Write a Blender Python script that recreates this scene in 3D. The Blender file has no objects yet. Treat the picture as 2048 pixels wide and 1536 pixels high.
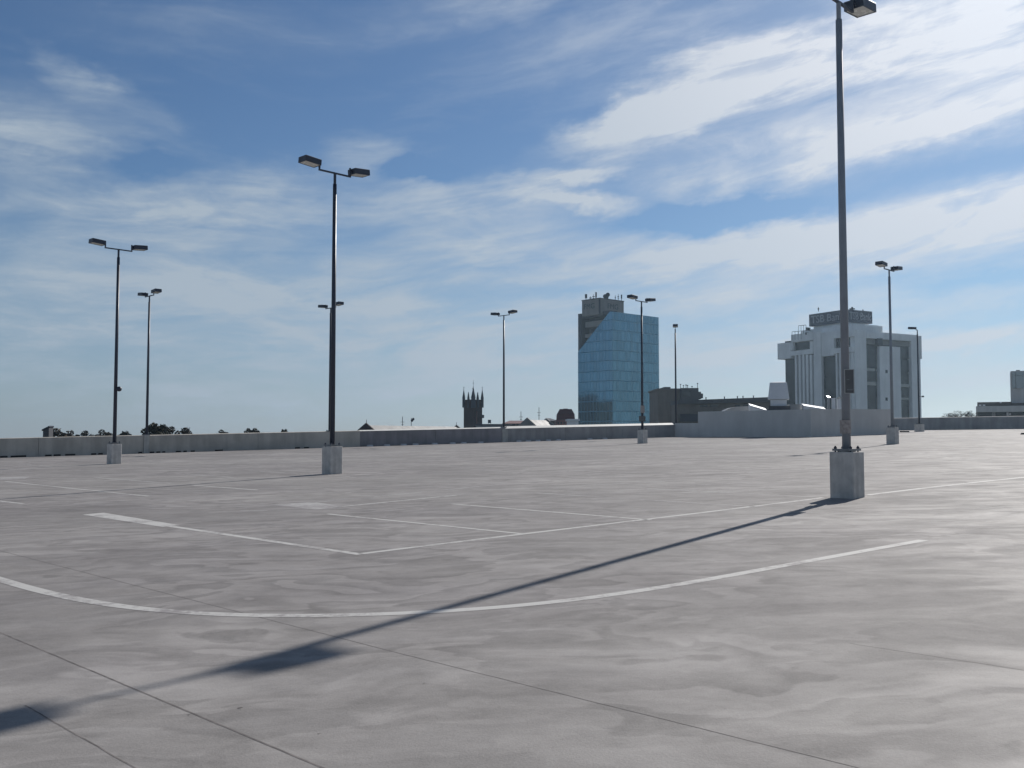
import bpy, math, random
from mathutils import Vector, Matrix
R = math.radians
scene = bpy.context.scene
col = scene.collection
rng = random.Random(7)

# ------------------------------------------------------------------ survey
# camera station: eye 1.6 m above the deck, looking along +Y, tilted 3.1 deg up
EYE = Vector((0.0, 0.0, 1.6)); PITCH = R(3.09); F = 1980.0
FWD = Vector((0, math.cos(PITCH), math.sin(PITCH))); UP = Vector((0, -math.sin(PITCH), math.cos(PITCH)))
GX, GY = 0.0174, 0.0166            # fall of the deck (about 1 in 60 both ways)
GROUND = -14.0
def deckz(x, y): return GX * x + GY * y
def ray(px, py): return (FWD + Vector((1, 0, 0)) * ((px - 1024) / F) + UP * ((768 - py) / F))
def at(px, py, Y):
    d = ray(px, py); return EYE + d * (Y / d.y)
def on_deck(px, py):
    d = ray(px, py); t = -EYE.z / (d.z - GX * d.x - GY * d.y); return EYE + d * t

# ------------------------------------------------------------------ mesh builder
class MB:
    def __init__(s): s.v = []; s.f = []
    def face(s, pts):
        b = len(s.v); s.v += [Vector(p) for p in pts]; s.f.append(tuple(range(b, b + len(pts))))
    def hexa(s, c):   # 8 corners: bottom 4 ccw, top 4 ccw
        b = len(s.v); s.v += [Vector(p) for p in c]
        for q in ((0,3,2,1),(4,5,6,7),(0,1,5,4),(1,2,6,5),(2,3,7,6),(3,0,4,7)): s.f.append(tuple(b+i for i in q))
    def box(s, c, size, m=None):
        x, y, z = [k/2 for k in size]; c = Vector(c)
        p = [Vector(q) for q in ((-x,-y,-z),(x,-y,-z),(x,y,-z),(-x,y,-z),(-x,-y,z),(x,-y,z),(x,y,z),(-x,y,z))]
        s.hexa([c + (m @ q if m else q) for q in p])
    def prism(s, pts, z0, z1):  # pts ccw xy; z0,z1 floats or lists
        n = len(pts); b = len(s.v)
        for i, p in enumerate(pts): s.v.append(Vector((p[0], p[1], z0[i] if isinstance(z0, (list, tuple)) else z0)))
        for i, p in enumerate(pts): s.v.append(Vector((p[0], p[1], z1[i] if isinstance(z1, (list, tuple)) else z1)))
        s.f.append(tuple(b + i for i in range(n))[::-1]); s.f.append(tuple(b + n + i for i in range(n)))
        for i in range(n): j = (i+1) % n; s.f.append((b+i, b+j, b+n+j, b+n+i))
    def tube(s, a, b_, r0, r1=None, n=12):
        r1 = r0 if r1 is None else r1; a, b_ = Vector(a), Vector(b_)
        d = (b_ - a).normalized(); t = Vector((0,0,1)) if abs(d.z) < .9 else Vector((1,0,0))
        u = d.cross(t).normalized(); w = d.cross(u); k = len(s.v)
        for c, r in ((a, r0), (b_, r1)):
            for i in range(n):
                q = 2*math.pi*i/n; s.v.append(c + u*math.cos(q)*r + w*math.sin(q)*r)
        for i in range(n):
            j = (i+1) % n; s.f.append((k+i, k+n+i, k+n+j, k+j))
        s.f.append(tuple(k+i for i in range(n))); s.f.append(tuple(k+n+i for i in range(n))[::-1])
    def ball(s, c, r, n=10, m=7, squash=1):
        c = Vector(c); k = len(s.v)
        for i in range(m+1):
            th = math.pi*i/m
            for j in range(n):
                ph = 2*math.pi*j/n
                s.v.append(c + Vector((r*math.sin(th)*math.cos(ph), r*math.sin(th)*math.sin(ph), r*squash*math.cos(th))))
        for i in range(m):
            for j in range(n):
                a=k+i*n+j; b=k+i*n+(j+1)%n; s.f.append((a, a+n, b+n, b))
    def mesh(s, name, mat, origin=(0,0,0), smooth=False):
        o = Vector(origin); me = bpy.data.meshes.new(name)
        me.from_pydata([tuple(v - o) for v in s.v], [], s.f)
        if mat: me.materials.append(mat)
        if smooth:
            for p in me.polygons: p.use_smooth = True
        me.update(); return me
    def build(s, name, mat, parent=None, origin=None, smooth=False, bevel=0, local=False):
        if origin is None: origin = (0,0,0)
        if parent is not None and not local: origin = parent.matrix_world.translation if False else parent['_org']
        o = bpy.data.objects.new(name, s.mesh(name, mat, origin, smooth)); col.objects.link(o)
        if parent is not None: o.parent = parent
        else: o.location = origin
        o['_org'] = tuple(origin)
        if bevel:
            bv = o.modifiers.new('bevel', 'BEVEL'); bv.width = bevel; bv.segments = 2; bv.limit_method = 'ANGLE'
        return o
def tag(o, label, cat=None, group=None, kind=None):
    o['label'] = label
    if cat: o['category'] = cat
    if group: o['group'] = group
    o['kind'] = kind or 'thing'
    return o
def empty(name, loc, label, cat, group=None):
    o = bpy.data.objects.new(name, None); col.objects.link(o); o.location = loc; o['_org'] = tuple(loc)
    o.empty_display_size = .2
    return tag(o, label, cat, group)
def link(name, me, parent, loc=(0,0,0), rz=0):
    o = bpy.data.objects.new(name, me); col.objects.link(o); o.parent = parent; o.location = loc; o.rotation_euler = (0,0,rz); return o

# ------------------------------------------------------------------ materials
class NT:
    def __init__(s, tree): s.t = tree
    def new(s, k, **kw):
        n = s.t.nodes.new(k)
        for a, b in kw.items(): setattr(n, a, b)
        return n
    def put(s, sock, v):
        if isinstance(v, bpy.types.NodeSocket): s.t.links.new(v, sock)
        else: sock.default_value = v
    def m(s, op, *a, clamp=False):
        n = s.new('ShaderNodeMath', operation=op, use_clamp=clamp)
        for i, v in enumerate(a): s.put(n.inputs[i], v)
        return n.outputs[0]
    def xyz(s, x, y, z=0.0):
        n = s.new('ShaderNodeCombineXYZ')
        for i, v in enumerate((x, y, z)): s.put(n.inputs[i], v)
        return n.outputs[0]
    def vm(s, op, *a):
        n = s.new('ShaderNodeVectorMath', operation=op)
        for i, v in enumerate(a): s.put(n.inputs[i], v)
        return n
    def noise(s, vec, scale, detail=4, rough=.55, dist=0.0, out=0):
        n = s.new('ShaderNodeTexNoise'); s.put(n.inputs['Vector'], vec)
        n.inputs['Scale'].default_value = scale; n.inputs['Detail'].default_value = detail
        n.inputs['Roughness'].default_value = rough; n.inputs['Distortion'].default_value = dist
        return n.outputs[out]
    def rampf(s, v, lo, hi, a=0.0, b=1.0, smooth=True):
        n = s.new('ShaderNodeMapRange'); n.interpolation_type = 'SMOOTHSTEP' if smooth else 'LINEAR'
        s.put(n.inputs[0], v)
        for i, q in enumerate((lo, hi, a, b)): s.put(n.inputs[i+1], q)
        return n.outputs[0]
    def mix(s, f, a, b):
        n = s.new('ShaderNodeMix', data_type='RGBA'); s.put(n.inputs['Factor'], f)
        for k, v in ((6, a), (7, b)):
            if not isinstance(v, bpy.types.NodeSocket): v = (*v, 1) if len(v) == 3 else v
            s.put(n.inputs[k], v)
        return n.outputs[2]
    def scale(s, c, f):
        n = s.vm('SCALE', c); s.put(n.inputs['Scale'], f); return n.outputs[0]
def material(name):
    m = bpy.data.materials.new(name); m.use_nodes = True
    t = NT(m.node_tree); b = m.node_tree.nodes['Principled BSDF']; return m, t, b
def simple(name, c, rough=.7, metal=0.0, var=.12, scale=3.0, spec=.5, bump=0.0, stain=0.0):
    m, t, b = material(name)
    tc = t.new('ShaderNodeTexCoord').outputs['Object']
    n = t.noise(tc, scale, 5, .6)
    f = t.rampf(n, .3, .7, 1-var, 1+var, False)
    if stain:   # vertical weather streaks
        sx = t.new('ShaderNodeMapping'); t.put(sx.inputs['Vector'], tc); sx.inputs['Scale'].default_value = (1, 1, .12)
        st = t.noise(sx.outputs[0], scale*1.7, 4, .6); f = t.m('MULTIPLY', f, t.rampf(st, .35, .65, 1-stain, 1+stain*.4))
    rgb = t.new('ShaderNodeRGB'); rgb.outputs[0].default_value = (*c, 1)
    t.put(b.inputs['Base Color'], t.scale(rgb.outputs[0], f))
    t.put(b.inputs['Roughness'], t.rampf(n, .2, .8, max(.02, rough-.08), min(1, rough+.08)))
    b.inputs['Metallic'].default_value = metal; b.inputs['Specular IOR Level'].default_value = spec
    if bump:
        bp = t.new('ShaderNodeBump'); bp.inputs['Strength'].default_value = bump; bp.inputs['Distance'].default_value = .01
        t.put(bp.inputs['Height'], t.noise(tc, scale*12, 4, .6)); t.put(b.inputs['Normal'], bp.outputs[0])
    return m

def deck_material():
    m, t, b = material('worn_deck_concrete')
    P = t.new('ShaderNodeNewGeometry').outputs['Position']
    sp = t.new('ShaderNodeSeparateXYZ'); t.put(sp.inputs[0], P); x, y = sp.outputs[0], sp.outputs[1]
    # rotate a little so strokes run roughly across the bays
    a = R(8); u = t.m('ADD', t.m('MULTIPLY', x, math.cos(a)), t.m('MULTIPLY', y, math.sin(a)))
    v = t.m('SUBTRACT', t.m('MULTIPLY', y, math.cos(a)), t.m('MULTIPLY', x, math.sin(a)))
    # far off the strokes are wider apart and broader, as sweeping the deck in long passes leaves them
    w1 = t.noise(t.xyz(u, v), .45, 3, .5); w2 = t.noise(t.xyz(t.m('ADD', u, 31.7), v, 4.0), .45, 3, .5)
    uu = t.m('ADD', u, t.m('MULTIPLY', t.m('SUBTRACT', w1, .5), 2.6))
    vv = t.m('ADD', v, t.m('MULTIPLY', t.m('SUBTRACT', w2, .5), 1.7))
    n1 = t.noise(t.xyz(t.m('MULTIPLY', uu, .58), t.m('MULTIPLY', vv, 1.0)), .85, 4, .5)
    saw = t.m('FRACT', t.m('MULTIPLY', n1, 6.0))
    s1 = t.m('MULTIPLY', t.rampf(saw, 0, .80), t.rampf(saw, .86, 1.0, 1, 0))        # one-sided edges of the wash marks
    n6 = t.noise(t.xyz(t.m('MULTIPLY', uu, .55), vv, 15.0), .80, 5, .6)
    saw2 = t.m('FRACT', t.m('MULTIPLY', n6, 4.5))
    s3 = t.m('MULTIPLY', t.rampf(saw2, 0, .72), t.rampf(saw2, .80, 1.0, 1, 0))
    n2 = t.noise(t.xyz(t.m('MULTIPLY', uu, .42), vv, 9.0), 1.8, 5, .6)
    s2 = t.rampf(n2, .36, .64)
    n3 = t.noise(t.xyz(t.m('MULTIPLY', u, .6), v, 2.0), .22, 4, .6)                    # broad patches
    gate = t.rampf(t.noise(t.xyz(u, v, 7.0), .23, 2, .5), .36, .60, .12, 1.0)
    gate2 = t.rampf(t.noise(t.xyz(u, v, 17.0), .20, 2, .5), .40, .62, .1, 1.0)
    n4 = t.noise(P, 3.2, 6, .7); n5 = t.noise(P, 70, 3, .65)
    f = t.m('ADD', .76, t.m('MULTIPLY', t.m('MULTIPLY', s1, gate), .25))
    f = t.m('ADD', f, t.m('MULTIPLY', t.m('MULTIPLY', s3, gate2), .20))
    f = t.m('ADD', f, t.m('MULTIPLY', s2, .10))
    f = t.m('ADD', f, t.rampf(n3, .3, .7, -.09, .11, False))
    f = t.m('ADD', f, t.rampf(n4, .25, .75, -.10, .10, False))
    n7 = t.noise(t.xyz(t.m('MULTIPLY', u, .75), v, 21.0), 1.5, 7, .68, .4); f = t.m('ADD', f, t.rampf(n7, .28, .72, -.13, .11, False))
    n8 = t.noise(t.xyz(t.m('MULTIPLY', u, .75), v, 27.0), 6.5, 5, .7); f = t.m('ADD', f, t.rampf(n8, .28, .72, -.07, .07, False))
    f = t.m('SUBTRACT', f, t.rampf(t.noise(P, 26, 2, .5), .70, .78, 0, .16))
    f = t.m('ADD', f, t.rampf(t.noise(P, 33, 2, .5), .71, .78, 0, .12))
    f = t.m('ADD', f, t.rampf(n5, .2, .8, -.12, .12, False))
    # dark stains
    st = t.rampf(t.noise(t.xyz(t.m('MULTIPLY', u, .5), v, 12.0), .8, 5, .62), .60, .74, 0, .12)
    f = t.m('SUBTRACT', f, st)
    rgb = t.mix(t.rampf(n3, .3, .7), (.272, .255, .249), (.284, .269, .258))
    t.put(b.inputs['Base Color'], t.scale(rgb, f))
    t.put(b.inputs['Roughness'], t.m('SUBTRACT', .80, t.m('MULTIPLY', s2, .10)))
    b.inputs['Specular IOR Level'].default_value = .16
    bp = t.new('ShaderNodeBump'); bp.inputs['Strength'].default_value = .35; bp.inputs['Distance'].default_value = .006
    t.put(bp.inputs['Height'], t.m('ADD', n5, t.m('MULTIPLY', n4, 1.5))); t.put(b.inputs['Normal'], bp.outputs[0])
    return m
def paint_material(name, c, worn):
    m, t, b = material(name)
    P = t.new('ShaderNodeNewGeometry').outputs['Position']
    n = t.noise(P, 9, 6, .75); n2 = t.noise(P, 1.1, 3, .5)
    k = t.rampf(t.m('ADD', n, t.m('MULTIPLY', t.m('SUBTRACT', n2, .5), .8)), worn-.10, worn+.16)
    t.put(b.inputs['Base Color'], t.mix(k, (.285, .266, .264), c)); b.inputs['Roughness'].default_value = .75
    b.inputs['Specular IOR Level'].default_value = .3
    return m
def glass_curtain(name, tint, e, sx, sz, line=.72):
    """mirror glass with joints between panes; e = facade direction in the world"""
    m, t, b = material(name)
    P = t.new('ShaderNodeNewGeometry').outputs['Position']
    s = t.vm('DOT_PRODUCT', P, (e[0], e[1], 0)).outputs['Value']
    sp = t.new('ShaderNodeSeparateXYZ'); t.put(sp.inputs[0], P)
    a = t.m('DIVIDE', s, sx); c = t.m('DIVIDE', sp.outputs[2], sz)
    fa = t.m('FRACT', a); fc = t.m('FRACT', c)
    ln = t.m('MAXIMUM', t.m('LESS_THAN', fa, .09), t.m('LESS_THAN', fc, .10))
    cell = t.new('ShaderNodeTexWhiteNoise', noise_dimensions='2D'); t.put(cell.inputs['Vector'], t.xyz(t.m('FLOOR', a), t.m('FLOOR', c)))
    k = t.m('ADD', .88, t.m('MULTIPLY', cell.outputs['Value'], .24))
    k = t.m('MULTIPLY', k, t.m('SUBTRACT', 1.0, t.m('MULTIPLY', ln, 1-line)))
    rgb = t.new('ShaderNodeRGB'); rgb.outputs[0].default_value = (*tint, 1)
    t.put(b.inputs['Base Color'], t.scale(rgb.outputs[0], k)); b.inputs['Metallic'].default_value = 1
    t.put(b.inputs['Roughness'], t.m('ADD', .05, t.m('MULTIPLY', ln, .4)))
    # panes never sit perfectly true
    bp = t.new('ShaderNodeBump'); bp.inputs['Strength'].default_value = .05; bp.inputs['Distance'].default_value = .2
    t.put(bp.inputs['Height'], t.noise(P, .35, 2, .5)); t.put(b.inputs['Normal'], bp.outputs[0])
    return m
def foliage(name, c):
    m, t, b = material(name)
    oi = t.new('ShaderNodeNewGeometry'); n = t.noise(oi.outputs['Position'], .9, 3, .6)
    r = oi.outputs['Random Per Island']
    f = t.m('ADD', t.rampf(n, .3, .7, .6, 1.25, False), t.m('MULTIPLY', t.m('SUBTRACT', r, .5), .6))
    rgb = t.new('ShaderNodeRGB'); rgb.outputs[0].default_value = (*c, 1)
    t.put(b.inputs['Base Color'], t.scale(rgb.outputs[0], f)); b.inputs['Roughness'].default_value = .7
    b.inputs['Specular IOR Level'].default_value = .2
    return m

M = dict(
    deck=deck_material(),
    paint=paint_material('worn_white_paint', (.52, .51, .49), .36),
    faint=paint_material('faded_white_paint', (.42, .41, .40), .46),
    sealant=simple('joint_sealant', (.165, .148, .142), .9, var=.5, scale=7),
    block=simple('cast_concrete', (.52, .50, .47), .85, var=.18, scale=4, bump=.3, stain=.12),
    wall_a=simple('parapet_concrete', (.47, .44, .39), .9, var=.14, scale=.9, bump=.2, stain=.15),
    wall_b=simple('parapet_concrete_dark', (.265, .25, .26), .9, var=.16, scale=.9, bump=.2, stain=.16),
    wall_c=simple('parapet_concrete_grey', (.335, .325, .32), .9, var=.16, scale=.9, bump=.2, stain=.16),
    pier=simple('pier_concrete', (.44, .43, .40), .9, var=.14, scale=2, bump=.2, stain=.12),
    render_=simple('rendered_wall', (.56, .55, .53), .9, var=.08, scale=.5, bump=.1, stain=.08),
    steel=simple('dark_painted_steel', (.034, .042, .066), .45, var=.15, scale=2, spec=.4),
    steel_veiled=simple('glare_lightened_steel', (.24, .265, .30), .42, var=.15, scale=2, spec=.4),  # lamp steel lightened in colour to imitate sun glare over the poles
    plate=simple('galvanised_plate', (.20, .205, .21), .5, .4, var=.2, scale=9),
    lens=simple('frosted_lamp_lens', (.62, .62, .58), .25, var=.06, scale=8),
    signback=simple('sign_back_metal', (.12, .12, .12), .5, .3, var=.2, scale=7),
    signedge=simple('sign_edge', (.45, .46, .45), .5, var=.1, scale=7),
    sticker=simple('weathered_notice', (.34, .30, .28), .7, var=.35, scale=14),
    white=simple('white_metal', (.66, .68, .70), .5, var=.06, scale=2),
    flash=simple('bright_flashing', (.80, .82, .84), .35, .5, var=.05, scale=2),
    sunlit_top=simple('pale_sunlit_top', (.74, .73, .68), .6, var=.08, scale=2),
    chrome=simple('polished_steel', (.95, .96, 1.0), .12, 1.0, var=.02, scale=3),
    bank=simple('pale_precast', (.80, .81, .81), .85, var=.07, scale=.25, stain=.08),
    bankglass=simple('dark_window_glass', (.030, .034, .042), .10, var=.3, scale=.3, spec=.5),
    bankband=simple('pale_spandrel', (.42, .42, .40), .8, var=.15, scale=.6),
    signnavy=simple('navy_sign_panel', (.055, .065, .10), .5, var=.15, scale=.4),
    letter=simple('sign_lettering', (.36, .37, .42), .5, var=.1, scale=.5),
    letterdark=simple('dark_lettering', (.035, .06, .075), .6, var=.1, scale=.5),
    beige=simple('beige_panel', (.23, .22, .21), .85, var=.1, scale=.4, stain=.1),
    brick=simple('dark_brick', (.034, .016, .017), .95, var=.3, scale=1.2),
    slate=simple('dark_slate', (.020, .026, .045), .7, var=.2, scale=1.0),
    ironroof=simple('grey_iron_roof', (.13, .132, .135), .65, .0, var=.14, scale=.5),
    tin=simple('pale_iron_roof', (.34, .345, .35), .5, .2, var=.12, scale=.5),
    redroof=simple('red_iron_roof', (.15, .065, .06), .7, var=.2, scale=.8),
    maroon=simple('maroon_roof', (.060, .013, .020), .8, var=.2, scale=1.0),
    brown=simple('brown_concrete', (.155, .135, .12), .9, var=.15, scale=.4, stain=.15),
    darkgrey=simple('dark_grey_cladding', (.07, .072, .082), .8, var=.15, scale=.5),
    ground=simple('city_ground', (.085, .09, .075), .95, var=.4, scale=.02),
    rubber=simple('black_rubber', (.02, .018, .018), .8, var=.2, scale=6),
    stopwhite=simple('white_stop_paint', (.55, .56, .58), .7, var=.2, scale=5),
    bark=simple('bark', (.06, .05, .042), .95, var=.3, scale=4),
    leaf=foliage('olive_foliage', (.050, .050, .034)),
    leaf2=foliage('brown_foliage', (.075, .058, .042)),
    twig=foliage('grey_foliage', (.10, .095, .085)),
    paneglass=simple('pale_window_glass', (.30, .33, .34), .15, .3, var=.1, scale=.6),
)

# ------------------------------------------------------------------ ground, deck, joints, paint
g = MB(); g.face([(-1500,-1200,GROUND),(1500,-1200,GROUND),(1500,1700,GROUND),(-1500,1700,GROUND)])
tag(g.build('city_ground', M['ground']), 'dull ground of the town far below the roof deck', 'ground', kind='structure')

WA0, WA1 = on_deck(0, 915.5), on_deck(1350, 873.8)
wdir = (WA1 - WA0); wdir.z = 0; WLEN = wdir.length; wdir.normalize()
wnorm = Vector((wdir.y, -wdir.x, 0))                    # faces the camera
HB, HC = on_deck(1622, 874.0), on_deck(1787, 868.2)
FW0, FW1 = on_deck(1790, 860.6), on_deck(2048, 857.6)
fdir = (FW1 - FW0); fdir.z = 0; fdir.normalize(); fnorm = Vector((-fdir.y*-1, -fdir.x, 0)); fnorm = Vector((fdir.y, -fdir.x, 0))
if fnorm.y > 0: fnorm = -fnorm
WL = WA0 - wdir * 45; FR = FW1 + fdir * 40; FL = FW0 - fdir * 16
d = MB()
edge = [WL - wnorm*.3, WA1 - wnorm*.3, FL - fnorm*.3, FR - fnorm*.3, Vector((FR.x, -45, 0)), Vector((WL.x, -45, 0))]
edge = edge[::-1]
d.prism([(p.x, p.y) for p in edge], GROUND, [deckz(p.x, p.y) for p in edge])
deck = tag(d.build('car_park_deck', M['deck']), 'broad pale concrete roof deck of the car park', 'deck', kind='structure')

def strip(mb, pts, width, lift, wid=None):
    P = [Vector((p.x, p.y, 0)) for p in pts]; n = len(P); L = []; Rr = []
    for i in range(n):
        t = (P[min(i+1, n-1)] - P[max(i-1, 0)]).normalized(); q = Vector((-t.y, t.x, 0))
        w = (wid[i] if wid else width) / 2
        for lst, s in ((L, 1), (Rr, -1)):
            r = P[i] + q*w*s; r.z = deckz(r.x, r.y) + lift; lst.append(r)
    for i in range(n-1): mb.face([Rr[i], Rr[i+1], L[i+1], L[i]])
def smooth_path(px, sub=6):
    P = [on_deck(*p) for p in px]; out = []
    for _ in range(4): P = [P[0]] + [(P[i-1]+P[i]*2+P[i+1])/4 for i in range(1, len(P)-1)] + [P[-1]]
    for i in range(len(P)-1):
        p0, p1, p2, p3 = P[max(i-1,0)], P[i], P[i+1], P[min(i+2, len(P)-1)]
        for k in range(sub):
            t = k/sub
            out.append(.5*((2*p1)+(p2-p0)*t+(2*p0-5*p1+4*p2-p3)*t*t+(3*p1-p0-3*p2+p3)*t**3))
    out.append(P[-1]); return out
def straight(px, jit=0.0, n=24, seed=1):
    a, b = on_deck(*px[0]), on_deck(*px[1]); r = random.Random(seed); q = Vector((-(b-a).y, (b-a).x, 0)).normalized(); o = []; off = 0
    for i in range(n+1):
        off = off*.7 + r.uniform(-jit, jit); o.append(a.lerp(b, i/n) + q*off)
    return o
deck['_org'] = (0,0,0)
joints = [([(-60,1240),(660,1542)], .0125), ([(-60,1086),(820,1312)], .0065), ([(820,1312),(1720,1537)], .006),
          ([(-60,1002),(640,950.5)], .020), ([(180,1026),(560,1007)], .018), ([(50,1411),(290,1547)], .009),
          ([(1700,1287),(2110,1350)], .0045), ([(250,1186),(730,1133)], .005)]
for i, (p, w) in enumerate(joints[:8]):
    b = MB(); strip(b, straight(p, .0016, 60, i), w, .0012); b.build('expansion_joint', M['sealant'], deck)
curve = [(-60,1140),(0,1162),(80,1187),(160,1207),(250,1220.5),(380,1231.5),(500,1236),(640,1235.5),(800,1230),(920,1222.5),(1024,1215.5),(1160,1203),(1290,1185.5),(1420,1160.5),(1550,1133),(1700,1106),(1847,1080.5)]
b = MB(); strip(b, smooth_path(curve), .14, .002); o = b.build('painted_line', M['paint'], deck); o['label'] = 'long curved white lane line'
b = MB(); strip(b, smooth_path([(720,1108),(880,1087),(1040,1067),(1300,1039),(1524,1013),(1650,995)]), .115, .002); b.build('painted_line', M['paint'], deck)
b = MB(); strip(b, smooth_path([(1735,990),(1820,978),(1940,964),(2060,953),(2200,940)]), .15, .002); b.build('painted_line', M['paint'], deck)
def quad(pts, mat, label=None, lift=.002):
    b = MB(); P = [on_deck(*p) for p in pts]
    for p in P: p.z = deckz(p.x, p.y) + lift
    b.face(P); o = b.build('painted_patch', mat, deck)
    if label: o['label'] = label
quad([(165,1029.5),(325,1054),(360,1050.5),(207,1025.5)], M['paint'], 'wide white end of the bay line')
quad([(540,1009.5),(632,1019.5),(690,1012.5),(628,1004.5)], M['faint'], 'solid white patch of paint at the head of a bay')
quad([(0,960),(50,957.5),(60,953),(0,955)], M['faint'])
L = [((340,1052.5),(721,1109),.12,0),((655,1028),(1043,1067.5),.085,0),((905,1008),(1302,1040),.085,0),((1074,986),(1524,1014.5),.085,1),
     ((1294,977),(1652,995.5),.085,1),((676,1014),(912,990.5),.11,0),((620,1006),(1010,968),.09,1),((10,963),(297,992.5),.09,0),
     ((-40,998),(47,1007.5),.09,0),((190,955),(342,967),.10,1),((350,947),(470,955),.10,1),((385,970.5),(515,980),.10,0),((45,929),(105,933),.12,1),
     ((150,1000),(198,997.5),.09,1),((385,985.6),(428,985),.08,1),((0,957),(250,948),.10,1),((240,926),(330,924),.14,1),
     ((520,943),(700,953),.10,1),((480,1022),(535,1021),.09,1),((770,1022),(816,1018),.06,1),
     ((1724,1003),(2048,992),.03,1),((1750,962),(2048,969),.07,1),((1820,926),(2060,913),.10,1),((1880,900),(2060,893),.13,1),
     ((1735,941),(2060,950),.09,1),((1100,951),(1300,944),.09,1),((1010,947),(1250,938),.10,1),((1150,972),(1330,963),.08,1),((1350,950),(1640,938),.08,1),
     ((1330,973),(1500,965),.07,1),((1400,986),(1560,979),.06,1),((1755,897),(1960,891),.10,1),((820,920),(1100,912),.10,1),((560,925),(640,928),.1,1),
     ((1080,925),(1250,919),.1,1),((1330,915),(1660,905),.08,1),((1925,877),(1945,876.5),.16,0)]
for i, (a, c, w, k) in enumerate(L):
    b = MB(); strip(b, straight([a, c], 0, 8), w, .002); b.build('painted_line', M['faint' if k else 'paint'], deck)

# leaf litter on the deck
for i, (px, py, s, lab) in enumerate([(480,1417,.015,'largest curled dark dead leaf, beyond the joint in the left foreground'), (378,1430,.009,'small dark dead leaf lying just past the long foreground joint'),
        (638,1468,.008,'tiny dark leaf scrap at bottom centre left of the bare deck'), (848,1368,.008,'speck of dark leaf near the thin joint in mid foreground')]):
    p = on_deck(px, py); b = MB(); n = 9
    for k in range(n-1):
        q0, q1 = k/(n-1), (k+1)/(n-1)
        w0, w1 = math.sin(q0*math.pi)**.7*s*.4, math.sin(q1*math.pi)**.7*s*.4
        z0, z1 = .002+.3*s*q0*q0, .002+.3*s*q1*q1
        x0, x1 = (q0-.5)*s*2, (q1-.5)*s*2
        b.face([p+Vector((x0,-w0,z0+.1*s)),p+Vector((x1,-w1,z1+.1*s)),p+Vector((x1,0,z1)),p+Vector((x0,0,z0))])
        b.face([p+Vector((x0,0,z0)),p+Vector((x1,0,z1)),p+Vector((x1,w1,z1+.1*s)),p+Vector((x0,w0,z0+.1*s))])
    tag(b.build('dead_leaf', M['bark'], origin=p), lab, 'leaf', 'scraps of leaf on the deck')

# ------------------------------------------------------------------ parapets
def wall_s(px):   # distance along the long parapet of an image column
    dd = ray(px, 880); w = WA0; # intersect in plan
    den = dd.x*wdir.y - dd.y*wdir.x
    return (w.x*dd.y - w.y*dd.x) / (dd.y*wdir.x - dd.x*wdir.y)*-1 if False else ((dd.x*w.y - dd.y*w.x) / (dd.y*wdir.x - dd.x*wdir.y))
def wall_seg(mb, P0, dr, nr, s0, s1, h_in, h_out, th=.28, proud=0.0, base=-.05, n=1):
    for i in range(n):
        a, c = s0+(s1-s0)*i/n, s0+(s1-s0)*(i+1)/n
        if i < n-1: c -= .015
        A, C = P0+dr*a+nr*proud, P0+dr*c+nr*proud; A2, C2 = A-nr*(th+proud), C-nr*(th+proud)
        z = lambda p, h: Vector((p.x, p.y, deckz(p.x, p.y)+h))
        mb.hexa([z(A,base), z(C,base), z(C2,base), z(A2,base), z(A,h_in), z(C,h_in), z(C2,h_out), z(A2,h_out)])
segs = [('parapet_wall', -45, wall_s(287), 'wall_a', 1.10, 1.125, 'pale concrete parapet at far left with dark gaps along its foot'),
        ('parapet_wall', wall_s(287), wall_s(720), 'wall_a', 1.09, 1.125, 'pale concrete parapet stretch behind the tall left lamp post, pier at its left end'),
        ('parapet_wall', wall_s(720), wall_s(1009), 'wall_b', 1.06, 1.13, 'dark grey concrete parapet stretch below the church tower'),
        ('parapet_wall', wall_s(1009), WLEN, 'wall_c', 1.02, 1.18, 'grey concrete parapet with bright sloping top below the glass tower')]
walls = []
for nm, s0, s1, mt, hi, ho, lab in segs:
    b = MB(); wall_seg(b, WA0, wdir, wnorm, s0+.004, s1-.004, hi, ho, n=max(1, round((s1-s0)/6)))
    mid = WA0 + wdir*s0; mid.z = deckz(mid.x, mid.y)
    w = tag(b.build(nm, M[mt], origin=mid), lab, 'parapet', 'concrete parapets round the deck'); walls.append(w)
def sunlit_top(w, s0, s1, hi, ho, th=.28):  # pale strip whose colour stands in for sun on the wall top
    b = MB()
    A, C = WA0+wdir*s0+wnorm*.03, WA0+wdir*s1+wnorm*.03; A2, C2 = A-wnorm*(th+.06), C-wnorm*(th+.06)
    z = lambda p, h: Vector((p.x, p.y, deckz(p.x, p.y)+h))
    b.hexa([z(A,hi+.002),z(C,hi+.002),z(C2,ho+.002),z(A2,ho+.002),z(A,hi+.02),z(C,hi+.02),z(C2,ho+.02),z(A2,ho+.02)])
    return b.build('sunlit_top', M['sunlit_top'], w)
sunlit_top(walls[2], segs[2][1]+.01, segs[2][2]-.01, 1.06, 1.13); sunlit_top(walls[3], segs[3][1]+.01, segs[3][2]-.06, 1.02, 1.18)
def wpart(w, name, mat, s0, s1, z0, z1, d0, d1, label=None):
    b = MB(); A, C = WA0+wdir*s0, WA0+wdir*s1
    c = [A+wnorm*d1, C+wnorm*d1, C+wnorm*d0, A+wnorm*d0]
    b.hexa([Vector((p.x,p.y,deckz(p.x,p.y)+z0)) for p in c]+[Vector((p.x,p.y,deckz(p.x,p.y)+z1)) for p in c])
    o = b.build(name, mat, w)
    if label: o['label'] = label
    return o
wpart(walls[1], 'pier', M['pier'], wall_s(287)+.01, wall_s(298), -.04, 1.14, -.25, .10)
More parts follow.
